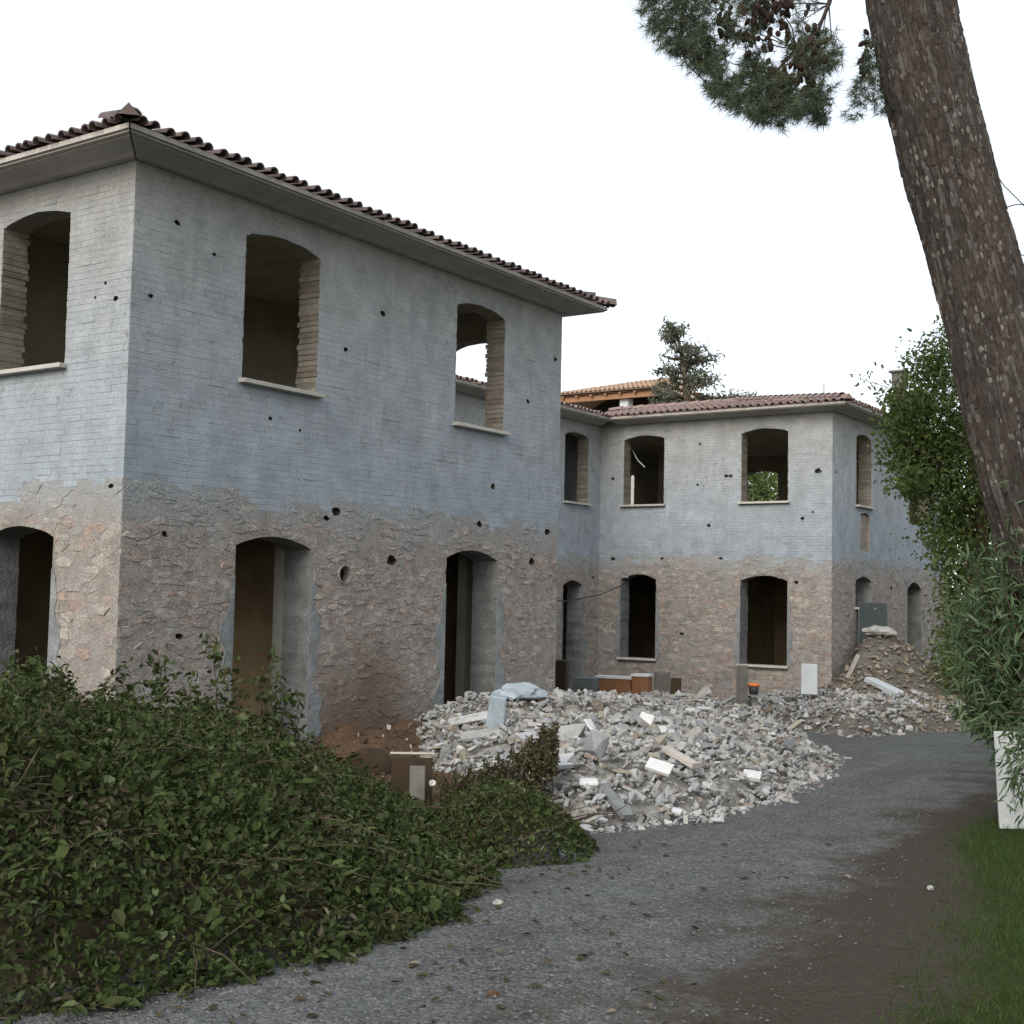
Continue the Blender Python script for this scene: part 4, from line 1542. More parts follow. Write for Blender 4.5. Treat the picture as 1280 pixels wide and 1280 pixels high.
for i in range(40):
    a = Vector((random.uniform(4.1, 5.3), random.uniform(-.6, .6), 0))
    a.z = float(gz(a.x, a.y)) + .12
    b = a + Vector((random.uniform(.1, .6), random.uniform(-.4, .3), random.uniform(0, .3)))
    mb.tube(branch_pts(a, b, .1, 4), [.012, .009, .007, .005, .003], 4, random.random())
tw = mb.build('twigs', M['twig'], None)
unparent(tw, low)

dry = empty('withered_branch', 'withered brownish leafy branch standing up against the pale rubble', 'cut branch', (4.3, .9, float(gz(4.3, .9))))
n = 7600
tx = RNG.random(n)
px_ = 548 + 148 * tx ** .75
top_y = np.interp(px_, [540, 560, 590, 620, 650, 675, 690, 697], [985, 972, 962, 955, 938, 915, 903, 915]) + 7 * np.sin(px_ * .35)
bot_y = np.interp(px_, [540, 600, 650, 665, 680, 697], [1020, 1028, 1030, 1015, 985, 960])
vy = RNG.random(n) ** .9
dd = 12.0 + RNG.normal(size=n) * .16 + .2 * (1 - vy)
Pd = np.array([at_depth(a, t + (b - t) * v, d) for a, t, b, v, d in zip(px_, top_y, bot_y, vy, dd)])
msk = (wob(Pd[:, 0] * 2 + Pd[:, 1], Pd[:, 2] * 3, 4.0, 1.0) > -.8)
unparent(leaves('leaves', Pd[msk], M['leaf_dry'], .03, .065, None, .5, .3), dry)
for i in range(16):
    xx = random.uniform(560, 692)
    ty = float(np.interp(xx, [540, 590, 620, 650, 690], [985, 965, 955, 938, 905]))
    a, b = at_depth(xx - random.uniform(10, 60), 1032, 12.0), at_depth(xx, ty, 12.0 + random.uniform(-.15, .15))
    mb = MB()
    mb.tube(branch_pts(a, b, .1, 5), [.012, .010, .008, .006, .004, .003], 4, random.random())
    unparent(mb.build('stem', M['twig'], None), dry)

# ------------------------------------------------------------------ rubble
heap = grid_surface('rubble_heap', -5, 6.2, .6, 15, .16, lambda x, y: gz(x, y) + heap_h(x, y) - .07 + .05 * wob(x, y, 6.0, 3.0), M['dust'], lambda x, y: poly_sd(x, y, HEAP) > -.05, False)
tag(heap, 'pale mortar dust and fine debris of the big rubble heap', 'rubble', None, 'stuff')
heap2 = grid_surface('earth_heap', -2.2, 4.2, 13.5, 27, .2, lambda x, y: gz(x, y) + heap2_h(x, y) - .06 + .05 * wob(x, y, 5.0, 2.0), M['earth_heap'], lambda x, y: poly_sd(x, y, HEAP2) > -.05, False)
tag(heap2, 'brown mound of earth and broken mortar against the far side wall', 'earth mound', None, 'stuff')
bank = grid_surface('earth_bank', -.1, 4.4, .6, 6.2, .1, lambda x, y: gz(x, y) + bank_h(x, y) - .02 + .05 * wob(x, y, 5.0, 3.0) + .03 * wob(x, y, 13.0, 1.0), M['soil'], lambda x, y: poly_sd(x, y, BANK) > -.02, True)
tag(bank, kind='structure')


def chunk_mesh(kind, seed):
    rr = random.Random(seed)
    bm = bmesh.new()
    if kind == 'slab':
        dim = (1, rr.uniform(.5, .8), rr.uniform(.16, .3))
    elif kind == 'brick':
        dim = (1, .5, .28)
    elif kind == 'long':
        dim = (1, .22, .16)
    else:
        dim = (1, rr.uniform(.65, .95), rr.uniform(.5, .8))
    if kind in ('brick', 'long'):
        for x in (-1, 1):
            for y in (-1, 1):
                for z in (-1, 1):
                    bm.verts.new((x * dim[0] / 2 * rr.uniform(.86, 1), y * dim[1] / 2 * rr.uniform(.85, 1), z * dim[2] / 2 * rr.uniform(.85, 1)))
        for k in range(5):
            bm.verts.new((rr.uniform(-.5, .5) * dim[0], rr.choice((-.5, .5)) * dim[1], rr.uniform(-.5, .5) * dim[2]))
    else:
        for k in range(13):
            v = Vector([rr.gauss(0, 1) for _ in range(3)]).normalized()
            m = max(abs(c) for c in v)
            v = v / m * .5 * rr.uniform(.75, 1.0) if rr.random() < .6 else v * .5
            bm.verts.new((v.x * dim[0], v.y * dim[1], v.z * dim[2]))
    bmesh.ops.convex_hull(bm, input=bm.verts)
    for v in [v for v in bm.verts if not v.link_faces]:
        bm.verts.remove(v)
    bmesh.ops.dissolve_limit(bm, angle_limit=.09, verts=bm.verts, edges=bm.edges)
    me = D.meshes.new('broken_stone')
    bm.to_mesh(me)
    bm.free()
    me.materials.append(M['chunk'])
    return me


KINDS = ['lump'] * 5 + ['slab'] * 6 + ['brick'] * 5 + ['long'] * 2
CH = [(k, chunk_mesh(k, 40 + i)) for i, k in enumerate(KINDS)]
CH_DATA = []
for k, me in CH:
    V = np.array([v.co[:] for v in me.vertices])
    fs = [tuple(p.vertices) for p in me.polygons]
    CH_DATA.append((k, V, fs))


def scatter(poly, n, fh, rim):
    xs_ = [p[0] for p in poly]
    ys_ = [p[1] for p in poly]
    x = RNG.uniform(min(xs_) - .5, max(xs_) + .5, n)
    y = RNG.uniform(min(ys_) - .5, max(ys_) + .5, n)
    s = poly_sd(x, y, poly)
    k = (s > 0) | (s > -rim * RNG.random(n) ** 2)
    x, y = x[k], y[k]
    return np.stack([x, y, gz(x, y) + fh(x, y)], 1)


def rot_for(kind):
    if kind in ('slab', 'brick', 'long'):
        return Euler((random.gauss(0, .45), random.gauss(0, .35), random.uniform(0, 6.28)))
    return Euler((random.uniform(0, 6.28), random.uniform(0, 6.28), random.uniform(0, 6.28)))


def in_view(P, margin=10):
    d = P - CAM
    z = d @ _F
    px, py = 640 + FPX * (d @ _X) / z, 640 - FPX * (d @ _V) / z
    return (px > -margin) & (px < 1280 + margin) & (py > 0) & (py < 1280 + margin)


SHAPE = {'lump': 'lumpy stone', 'slab': 'flat stone', 'brick': 'blocky stone', 'long': 'long thin stone'}


def to_px(p):
    d = np.array(p) - CAM
    z = d @ _F
    return 640 + FPX * (d @ _X) / z, 640 - FPX * (d @ _V) / z


def place_main(x, y):
    if y > 985:
        return 'by the gravel at the foot of the rubble'
    if x < 600:
        return 'beside the earth bank in the rubble'
    if y < 890:
        return 'along the top of the rubble near the doorway' if x < 720 else 'along the top of the rubble in the recess'
    if x < 700:
        return 'behind the withered branch in the rubble'
    if x < 790:
        return 'near the square white slab in the rubble'
    if x < 880:
        return 'in the middle of the rubble heap'
    if x < 960:
        return 'on the right half of the rubble heap'
    return 'at the thin right end of the rubble'


def place_mound(x, y):
    if y < 825:
        return 'high on the earth mound'
    if x > 1120:
        return 'right of the long white beam on the mound'
    if x > 1060:
        return 'under the long white beam on the mound'
    return 'on the pale left part of the second heap'


def size_word(sz, lo, hi):
    t = (sz - lo) / (hi - lo)
    return 'small' if t < .34 else ('mid-sized' if t < .7 else 'large')


def label_stones(recs, group):
    """recs: (object, tone, size word, shape, place, px); each label is made to single out its stone"""
    by = {}
    for r in recs:
        by.setdefault(r[1:5], []).append(r)
    for (tone, sw, shp, plc), rs in by.items():
        rs.sort(key=lambda r: r[5])
        n = len(rs)
        for i, r in enumerate(rs):
            base = '%s %s %s %s' % (sw, tone, shp, plc)
            if n > 1:
                w = 'leftmost' if i == 0 else ('rightmost' if i == n - 1 else ('middle' if n == 3 else ('second', 'third', 'fourth', 'fifth', 'sixth', 'seventh')[min(i - 1, 5)] + ' from left'))
                base = '%s %s' % (w, base) if ' ' not in w else base + ', ' + w
            tag(r[0], base, 'stone', group)


mass = MB()
P = scatter(HEAP, 52000, heap_h, .30)
P = P[in_view(P)]
P = P[RNG.random(len(P)) < np.clip(16.5 / ((P - CAM) @ _fw), .3, 1.0) ** 1.6]
for p in P:
    i = random.randrange(len(CH_DATA))
    k, V, fs = CH_DATA[i]
    sz = .03 + .125 * random.random() ** 2.2
    if k == 'long':
        sz *= 1.5
    R3 = np.array(rot_for(k).to_matrix())
    vs = (V * sz) @ R3.T + np.array([p[0], p[1], p[2] + sz * random.uniform(-.1, .18)])
    mass.add(vs, fs, random.random())
mo = mass.build('loose_rubble', M['chunk'])
tag(mo, 'small broken stones and mortar lumps covering the big rubble heap', 'rubble', None, 'stuff')
P = scatter(HEAP, 900, heap_h, .05)
P = P[in_view(P, -8)]
P = P[RNG.permutation(len(P))]
P = P[RNG.random(len(P)) < np.clip(15.0 / ((P - CAM) @ _fw), .3, 1.0) ** 2][:235]
recs = []
for p in P:
    k, me = CH[random.randrange(len(CH))]
    tone = random.choice(('pale', 'pale', 'cream', 'cream', 'grey', 'grey', 'brown', 'whitish'))
    sz0 = .13 + .17 * random.random() ** 1.6
    sz = sz0 * (1.4 if k == 'long' else 1)
    o = D.objects.new('broken_stone', me)
    o.scale = (sz, sz * random.uniform(.85, 1.1), sz * random.uniform(.8, 1.1))
    o.rotation_euler = rot_for(k)
    o.location = (p[0], p[1], p[2] + sz * random.uniform(.05, .2))
    link(o)
    o.material_slots[0].link = 'OBJECT'
    o.material_slots[0].material = M['chunk_' + tone]
    a, b = to_px(o.location)
    recs.append((o, tone, size_word(sz0, .13, .30), SHAPE[k], place_main(a, b), a))
label_stones(recs, 'broken stones in the big rubble heap')
mass = MB()
P = scatter(BANK, 2600, bank_h, .25)
for p in P:
    k, V, fs = CH_DATA[random.randrange(len(CH_DATA))]
    sz = .02 + .08 * random.random() ** 3
    vs = (V * sz) @ np.array(rot_for('lump').to_matrix()).T + np.array([p[0], p[1], p[2] + sz * random.uniform(-.1, .2)])
    mass.add(vs, fs, random.random(), 0 if random.random() < .85 else 1)
tag(mass.build('soil_clods', [M['soil'], M['chunk']]), 'brown clods and crumbs of mortar on the earth bank', 'soil', None, 'stuff')
# second heap: small pale rubble, browner and finer up the mound
mass = MB()
P = scatter(HEAP2, 9500, heap2_h, .25)
for p in P:
    k, V, fs = CH_DATA[random.randrange(len(CH_DATA))]
    sz = .05 + .14 * random.random() ** 2.5
    vs = (V * sz) @ np.array(rot_for(k).to_matrix()).T + np.array([p[0], p[1], p[2] + sz * random.uniform(-.15, .12)])
    mass.add(vs, fs, random.random(), 0 if (p[0] + (p[1] - 20) * .2 < 2.6 + random.gauss(0, .5) and p[1] < 19.5) else 1)
tag(mass.build('mound_rubble', [M['chunk'], M['chunk_earth']]), 'small broken stones spread over the second heap and the earth mound', 'rubble', None, 'stuff')
P = scatter(HEAP2, 140, heap2_h, .0)
P = P[(P - CAM) @ _fw < 34][:55]
recs = []
for p in P:
    k, me = CH[random.randrange(len(CH))]
    tone = random.choice(('pale', 'cream', 'brown', 'grey', 'brown'))
    sz = random.uniform(.15, .30)
    o = D.objects.new('broken_stone', me)
    o.scale = (sz, sz, sz)
    o.rotation_euler = rot_for(k)
    o.location = (p[0], p[1], p[2] + sz * .1)
    link(o)
    o.material_slots[0].link = 'OBJECT'
    o.material_slots[0].material = M['chunk_' + tone]
    a, b = to_px(o.location)
    recs.append((o, tone, size_word(sz, .15, .30), SHAPE[k], place_mound(a, b), a))
label_stones(recs, 'broken stones on the second heap and earth mound')

# ------------------------------------------------------------------ distinct pieces in and around the rubble
def piece(name, label, cat, px, py, size, rot, mat, lift=.5, bevel=.004, jit=0.0, p=None):
    q = hit(px, py) if p is None else np.array(p)
    mb = MB()
    mb.box((0, 0, 0), size, None, random.random() * .3, 0, jit)
    o = mb.build(name, mat, None, bevel=bevel)
    o.location = (q[0], q[1], q[2] + size[2] * lift)
    o.rotation_euler = rot
    return tag(o, label, cat)


yw = YAW
piece('white_slab', 'bright white square slab lying beside the withered branch', 'slab', 705, 962, (.23, .17, .05), (.55, -.1, yw + .2), M['white'], 1.6)
piece('white_slab', 'bright white rectangular slab tilted in the middle of the rubble heap', 'slab', 824, 968, (.25, .15, .04), (.6, .25, yw - .35), M['white'], 1.8)
piece('white_slab', 'rounded white lump of plaster just below the square white slab', 'slab', 736, 986, (.18, .12, .05), (.3, 0, yw), M['white'], 1.2, .025)
piece('white_slab', 'small white slab near the right front edge of the rubble', 'slab', 940, 979, (.19, .13, .05), (.5, .1, yw - .3), M['white'], 1.6)
piece('white_slab', 'roundish white slab near the top of the rubble, below the terracotta blocks', 'slab', 808, 905, (.18, .15, .04), (.8, .3, yw - .3), M['white'], 1.6, .02)
piece('white_slab', 'little white slab at the foot of the rubble by the gravel', 'slab', 841, 1018, (.17, .08, .03), (.3, .25, yw - .3), M['white'], 1.4)
piece('white_slab', 'narrow white slab standing tilted left of the terracotta blocks', 'slab', 740, 914, (.12, .22, .03), (.8, .1, yw + .9), M['white'], 1.6)
piece('white_slab', 'small white flake in the rubble right of the roundish slab', 'slab', 830, 917, (.10, .10, .03), (.8, .1, yw + .5), M['white'], 1.4)
piece('plaster_block', 'upright white plaster block at the top of the rubble by the second doorway', 'block', 620, 908, (.20, .15, .42), (.1, .08, yw), M['plastic_pale'], .40, .02, .02)
piece('stone_beam', 'long grey stone sill leaning diagonally at the front of the rubble', 'slab', 768, 1008, (.11, .50, .05), (.45, 0, yw + .5), M['chunk_grey'], 1.0)
piece('stone_beam', 'long grey stone strip lying across the left of the rubble', 'slab', 850, 935 + 20, (.10, .45, .06), (.3, 0, yw + .7), M['concrete'], 1.2)
for (px, py, sx, rz, lb) in ((588, 903, .6, .22, 'upper long flat masonry slab beside the earth bank'), (602, 922, .55, .12, 'lower long flat masonry slab beside the earth bank'),
                             (675, 925, .55, .5, 'thick pale slab jutting from the rubble behind the withered branch')):
    piece('masonry_slab', lb, 'slab', px, py, (sx * .9, .24, .05), (.25, -.12, yw + rz), M['chunk'], .9, .01, .025)
for (px, py, s, lb) in ((560, 945, .24, 'cream stone block at the left edge of the rubble above the brown board'), (715, 925, .34, 'largest cream stone above the square white slab'), (742, 945, .28, 'angular cream stone right of the square white slab')):
    q = hit(px, py)
    o = D.objects.new('stone_block', CH[random.randrange(5)][1].copy())
    o.data.name = 'stone_block'
    o.scale = (s, s, s * 1.5)
    o.rotation_euler = (.2, .3, random.uniform(0, 6))
    o.location = q + np.array([0, 0, s * .2])
    tag(link(o), lb, 'stone')


def crumple(name, label, cat, c, size, mat, seed, n=10):
    rr = random.Random(seed)
    bm = bmesh.new()
    bmesh.ops.create_icosphere(bm, subdivisions=3, radius=.5)
    for v in bm.verts:
        k = noise.noise(v.co * 3.2 + Vector((seed, 0, 0))) * .35 + noise.noise(v.co * 8 + Vector((0, seed, 0))) * .18
        v.co *= 1 + k
        v.co.x *= size[0]
        v.co.y *= size[1]
        v.co.z = max(v.co.z, -.25) * size[2]
    me = D.meshes.new(name)
    bm.to_mesh(me)
    bm.free()
    me.materials.append(mat)
    o = D.objects.new(name, me)
    o.location = c
    o.rotation_euler = (0, 0, rr.uniform(0, 3))
    return tag(link(o), label, cat)


q = hit(600, 868)
crumple('plastic_sheet', 'crumpled blue plastic sheet on the rubble at the second doorway', 'plastic sheet', q + np.array([0, 0, .10]), (.8, .5, .26), M['plastic_blue'], 3)
q = hit(570, 873)
crumple('plastic_bag', 'pale blue crumpled bag left of the blue plastic sheet', 'plastic bag', q + np.array([0, 0, .03]), (.35, .3, .16), M['plastic_pale'], 5)
q = hit(650, 872)
crumple('plastic_bag', 'wide pale plastic bag on the rubble right of the second doorway', 'plastic bag', q + np.array([0, 0, .06]), (.65, .4, .26), M['plastic_pale'], 8)
# behind the rubble: things standing in the recess
dB = 24.5
q = at_depth(736, 872, dB)
crumple('rubbish_bag', 'black rubbish bag slumped in front of the grey box', 'rubbish bag', q, (.62, .5, .45), M['black'], 9)


def standing(name, label, cat, x0, x1, y0, y1, depth, thick, mat, rz=0.0, lean=0.0, bevel=.008, cap=None):
    """box whose front face spans the given outline at that distance from the viewer, turned like the walls or freely"""
    a, b = at_depth(x0, y1, depth), at_depth(x1, y0, depth)
    wdt = float(np.hypot(*(b - a)[:2]))
    hgt = float(b[2] - a[2])
    c = (a + b) / 2
    c[:2] += _fw[:2] * thick / 2
    mb = MB()
    mb.box((0, 0, hgt / 2), (wdt, thick, hgt), None, .1, 0, .004)
    o = mb.build(name, mat, None, bevel=bevel)
    o.location = (c[0], c[1], a[2])
    o.rotation_euler = (lean, 0, yw + rz)
    tag(o, label, cat)
    if cap:
        mb = MB()
        mb.box((0, 0, hgt + .02), (wdt + .04, thick + .04, .04))
        unp = mb.build(cap[0], cap[1], o)
    return o


standing('terracotta_block', 'long terracotta coloured block with pale top behind the rubble', 'block', 747, 793, 849, 876, dB, .35, M['terracotta'], -.35, 0, .008, ('pale_lid', M['white']))
standing('terracotta_block', 'short terracotta coloured block at the right end of the long one', 'block', 793, 814, 846, 874, dB - .2, .35, M['terracotta'], -.35, 0, .008, ('pale_lid', M['white']))
standing('grey_box', 'dark grey metal box left of the terracotta blocks', 'box', 720, 748, 848, 876, dB - .2, .4, M['grey_box'], -.3)
standing('wooden_crate', 'tall brown wooden crate standing by the corner of the near wing', 'crate', 693, 710, 826, 890, 23.5, .3, M['wood_brown'], -.2)
standing('board_stump', 'short brown board standing in the middle of the rubble top', 'board', 838, 852, 848, 895, 23.0, .12, M['wood_brown'], -.2, -.06)
standing('cement_block', 'grey cement block right of the short terracotta block', 'block', 819, 838, 841, 885, 24.6, .3, M['wood_grey'], -.2)
standing('leaning_slab', 'pale slab leaning on the front wall near the corner of the far wing', 'slab', 1002, 1022, 830, 868, 27.0, .05, M['pipe'], -.25, -.12)
standing('grey_post', 'grey board leaning below the far ground floor window', 'board', 921, 935, 832, 880, 28.0, .08, M['wood_grey'], -.3, -.05)
# bucket of black and orange plastic
q = at_depth(942, 868, 26.5)
bk_ = empty('bucket', 'black bucket with an orange rim under the far ground floor window', 'bucket', tuple(q))
mb = MB()
mb.lathe((0, 0, 0), [(.085, 0), (.11, .17)], 14)
mb.build('tub', M['black'], bk_, True)
mb = MB()
mb.lathe((0, 0, 0), [(.116, .165), (.118, .225), (.10, .225), (.10, .18)], 14)
mb.build('rim', M['orange'], bk_, True)
# fallen post and long white slab on the second heap
q = hit(1112, 868)
piece('white_beam', 'long white stone beam lying aslant on the second heap', 'beam', 1114, 868, (1.35, .26, .10), (.1, .32, -.32), M['pipe'], 1.0)
piece('white_beam_end', 'short pale stone standing aslant left of the long white beam', 'beam', 1066, 846, (.08, .08, .6), (.3, .35, yw), M['concrete'], .4)
q = hit(1098, 793)
crumple('white_sack', 'pale empty sacks crumpled on the top of the earth mound', 'sack', q + np.array([0, 0, .06]), (.75, .5, .28), M['chunk_pale'], 21)
standing_t = MB()
standing_t.box((.09, 23.3, 1.13), (.05, 2.1, 1.25), None, 0, 0, .01)
o = standing_t.build('teal_board', M['teal'], None, bevel=.01)
o.rotation_euler = (0, 0, 0)
tag(o, 'faded teal board leaning on the side wall behind the earth mound', 'board')
# boards and tub on the brown earth by the shrub heap
q = hit(462, 962)
tb = MB()
tb.lathe((0, 0, 0), [(.30, 0), (.30, .03), (.27, .16), (.19, .26), (.06, .31), (0.01, .315)], 20)
o = tb.build('upturned_tub', M['wood_brown'], None, True)
o.location = q + np.array([0, 0, -.05])
o.rotation_euler = (.15, -.1, 0)
o.scale = (1.05, .9, .95)
tag(o, 'dark brown upturned tub lying at the back of the shrub heap', 'tub')
o = standing('brown_board', 'brown board with a pale top edge propped beside the tub', 'board', 487, 541, 948, 1012, 12.6, .04, M['wood_brown'], .05, -.25)
mb = MB()
mb.box((0, -.001, .535), (.43, .046, .02))
mb.build('pale_edge', M['sill'], o)
standing('grey_plank', 'narrow grey plank standing against the brown board', 'plank', 511, 532, 958, 1018, 12.3, .03, M['wood_grey'], .1, -.2)
q = at_depth(540, 982, 12.2)
mb = MB()
mb.lathe((0, 0, 0), [(.022, 0), (.031, .055), (.028, .055), (.020, .006)], 14)
o = mb.build('white_cup', M['white'], None, True)
o.location = q
o.rotation_euler = (.9, .2, yw)
tag(o, 'small white cup on the withered branch beside the brown board', 'cup')
a, b = at_depth(538, 1018, 11.7), at_depth(622, 1030, 11.6)
mb = MB()
ln = float(np.linalg.norm(b - a))
mb.box((0, 0, 0), (ln, .10, .10), None, 0, 0, .006)
o = mb.build('grey_timber', M['wood_grey'], None, bevel=.006)
o.location = (a + b) / 2
v = Vector(b - a)
o.rotation_euler = (.1, -math.asin(v.z / v.length), math.atan2(v.y, v.x))
tag(o, 'weathered grey timber lying behind the low cut branch', 'timber')
q = hit(711, 1071)
o = crumple('plastic_scrap', 'pale blue plastic scrap on the gravel at the tip of the shrub heap', 'plastic scrap', q + np.array([0, 0, .02]), (.24, .07, .05), M['plastic_pale'], 12)
o.rotation_euler = (0, 0, yw + 2.1)
q = hit(623, 1131)
o = crumple('pebble_stone', 'small pale stone on the gravel at the edge of the shrub heap', 'stone', q + np.array([0, 0, .01]), (.07, .05, .05), M['chunk'], 14)
q = hit(616, 1245)
o = crumple('pebble_stone', 'small dark clod on the gravel in the foreground', 'stone', q + np.array([0, 0, .01]), (.06, .05, .04), M['soil'], 16)
q = hit(1163, 1112)
o = crumple('pebble_stone', 'small pale pebble in the brown pine litter', 'stone', q + np.array([0, 0, .01]), (.05, .04, .04), M['chunk'], 17)
# cable slung across the recess
a, m_, b = on_plane(694, 751, 0, R + .25), on_plane(727, 748, 0, R + .1), on_plane(776, 732, 1, FY - .1)
mb = MB()
pts = [a, (a + m_) / 2 + np.array([0, 0, -.04]), m_, m_ * .75 + b * .25 + np.array([0, 0, -.03]), (m_ + b) / 2 + np.array([0, 0, -.06]), m_ * .25 + b * .75 + np.array([0, 0, -.03]), b]
mb.tube(pts, .018, 5)
tag(mb.build('cable', M['wire']), 'dark cable slung from the recess doorway to the far window', 'cable')
a, m_, b = on_plane(789, 560, 1, FY + .6), on_plane(797, 575, 1, FY + .6), on_plane(806, 584, 1, FY + .6)
mb = MB()
mb.tube([a, m_, b], .015, 5)
tag(mb.build('loose_wire', M['pipe']), 'pale loose wire hanging inside the upper window nearest the recess', 'wire')

# ------------------------------------------------------------------ pine tree
pine = empty('pine_tree', 'big leaning pine with plated bark at the right edge of the drive', 'tree', (8.65, 5.15, float(gz(8.65, 5.15))))
TD = 13.0
axis = [(1392, 1060, .52), (1368, 960, .50), (1340, 830, .475), (1309, 705, .455), (1279, 600, .445), (1252, 470, .44), (1222, 345, .435), (1185, 200, .43), (1158, 90, .43), (1140, 0, .43), (1118, -150, .41), (1105, -320, .38), (1110, -520, .34), (1130, -760, .28)]
AX = [Vector(at_depth(px, py, TD)) for px, py, r in axis]
AR_ = [r for _, _, r in axis]
# resample finely
cum = [0]
for i in range(1, len(AX)):
    cum.append(cum[-1] + (AX[i] - AX[i - 1]).length)


def trunk_at(s):
    i = 0
    while i < len(cum) - 2 and cum[i + 1] < s:
        i += 1
    t = (s - cum[i]) / (cum[i + 1] - cum[i])
    i0, i3 = max(i - 1, 0), min(i + 2, len(AX) - 1)
    p0, p1, p2, p3 = AX[i0], AX[i], AX[i + 1], AX[i3]
    p = .5 * ((2 * p1) + (p2 - p0) * t + (2 * p0 - 5 * p1 + 4 * p2 - p3) * t * t + (3 * p1 - p0 - 3 * p2 + p3) * t * t * t)
    return p, AR_[i] * (1 - t) + AR_[i + 1] * t


NS, NK = 190, 96
tot = cum[-1]
ring = []
for i in range(NS):
    s = tot * i / (NS - 1)
    p, r = trunk_at(s)
    q_, _ = trunk_at(min(s + .05, tot))
    q0_, _ = trunk_at(max(s - .05, 0))
    ring.append((p, r, (q_ - q0_).normalized()))
TV = np.zeros((NS * NK, 3))


def trunk_point(i, k, extra=0.0):
    p, r, t = ring[i]
    a = Vector((_fx[0], _fx[1], 0))
    a = (a - t * a.dot(t)).normalized()
    b = t.cross(a)
    th = 2 * math.pi * k / NK
    dirn = a * math.cos(th) + b * math.sin(th)
    s = tot * i / (NS - 1)
    bulge = .035 * math.sin(th * 3 + s * .7) * r * 2 + noise.noise(Vector((math.cos(th) * 2.2, math.sin(th) * 2.2, s * .9))) * .05
    groove = noise.noise(Vector((math.cos(th) * 11, math.sin(th) * 11, s * 1.3))) * .030
    return p + dirn * (r + bulge * .6 + groove - .012 + extra), dirn, t


for i in range(NS):
    for k in range(NK):
        TV[i * NK + k] = trunk_point(i, k)[0]
TF = []
for i in range(NS - 1):
    for k in range(NK):
        TF.append((i * NK + k, i * NK + (k + 1) % NK, (i + 1) * NK + (k + 1) % NK, (i + 1) * NK + k))
tr_o = link(D.objects.new('trunk', np_mesh('trunk', TV, np.array(TF), np.full(len(TF), 4), M['bark'], None, None, True)))
unparent(tr_o, pine)
# bark plates: elongated scales standing proud of the furrows, facing side of the trunk
plates = []
FLECK = []
i = 10
while i < 150:
    k = 0
    while k < NK:
        wk = random.uniform(.9, 2.0)
        hi = random.uniform(1.0, 3.4)
        off = random.uniform(-.6, .6)
        kc, ic = k + wk / 2, i + off
        pts = []
        ok = True
        for (du, dv) in ((-.46, -.30), (-.15, -.5), (.30, -.46), (.5, -.1), (.40, .36), (.05, .5), (-.38, .42), (-.5, .06)):
            pts.append((kc + du * wk * random.uniform(.8, 1.0), ic + dv * hi * random.uniform(.8, 1.05)))
        c_, dn, t = trunk_point(int(max(0, min(NS - 1, ic))), kc)
        if dn.dot(Vector(CAM) - c_) > -.25 and ic > 2:
            h = random.uniform(.002, .011)
            lowv, highv = [], []
            for kk, ii in pts:
                i0 = max(0, min(NS - 2, int(ii)))
                f = ii - i0
                pA = trunk_point(i0, kk)[0].lerp(trunk_point(i0 + 1, kk)[0], f)
                lowv.append(pA - dn * .004)
                highv.append(pA.lerp(c_, .10) + dn * h * random.uniform(.7, 1.2))
            n = 8
            fs = [(a, (a + 1) % n, n + (a + 1) % n, n + a) for a in range(n)] + [tuple(n + a for a in range(n))]
            plates.append((depth_of(c_) - wk * hi * .02, lowv + highv, fs, random.random()))
        k += wk
    i += random.uniform(.7, 1.0)
for _ in range(3200):
    kc, ic = random.uniform(0, NK), random.uniform(10, 150)
    c_, dn, t = trunk_point(int(ic), kc)
    if dn.dot(Vector(CAM) - c_) < -.2 or noise.noise(c_ * 2.3) + noise.noise(c_ * 6.0) * .6 < random.uniform(-.35, .25):
        continue
    pts = []
    for q in range(6):
        aa = 2 * math.pi * q / 6 + random.uniform(-.3, .3)
        pts.append(trunk_point(int(ic), kc + math.cos(aa) * random.uniform(.3, .7))[0] + t * (math.sin(aa) * random.uniform(.02, .05)) + dn * .010)
    fl_c = sum(pts, Vector()) / 6 + dn * .006
    FLECK.append((pts, fl_c))
random.shuffle(plates)
big_pl = sorted(plates, key=lambda t: t[0])[:300]
ids = set(id(t) for t in big_pl)
for d, vs, fs, t in big_pl:
    c = sum((Vector(v) for v in vs), Vector()) / len(vs)
    mb = MB()
    mb.add([Vector(v) - c for v in vs], fs, 0)
    o = mb.build('bark_plate', M['plate'], None)
    o.location = c
    unparent(o, pine)
mb = MB()
for t in plates:
    if id(t) not in ids:
        mb.add(t[1], t[2], t[3])
M['fleck'] = material('pale_bark_fleck', [(0.096, 0.088, 0.08), (0.144, 0.132, 0.12), (0.072, 0.064, 0.056), (0.192, 0.18, 0.168)], 14.0, .2, .97, .3, 50)
mf = MB()
for pts, c_ in FLECK:
    mf.add(list(pts) + [c_], [(q, (q + 1) % 6, 6) for q in range(6)], random.random())
o = mf.build('bark_flecks', M['fleck'], None)
o['kind'] = 'stuff'
unparent(o, pine)
o = mb.build('bark_scales', M['plate'], None)
o['kind'] = 'stuff'
unparent(o, pine)


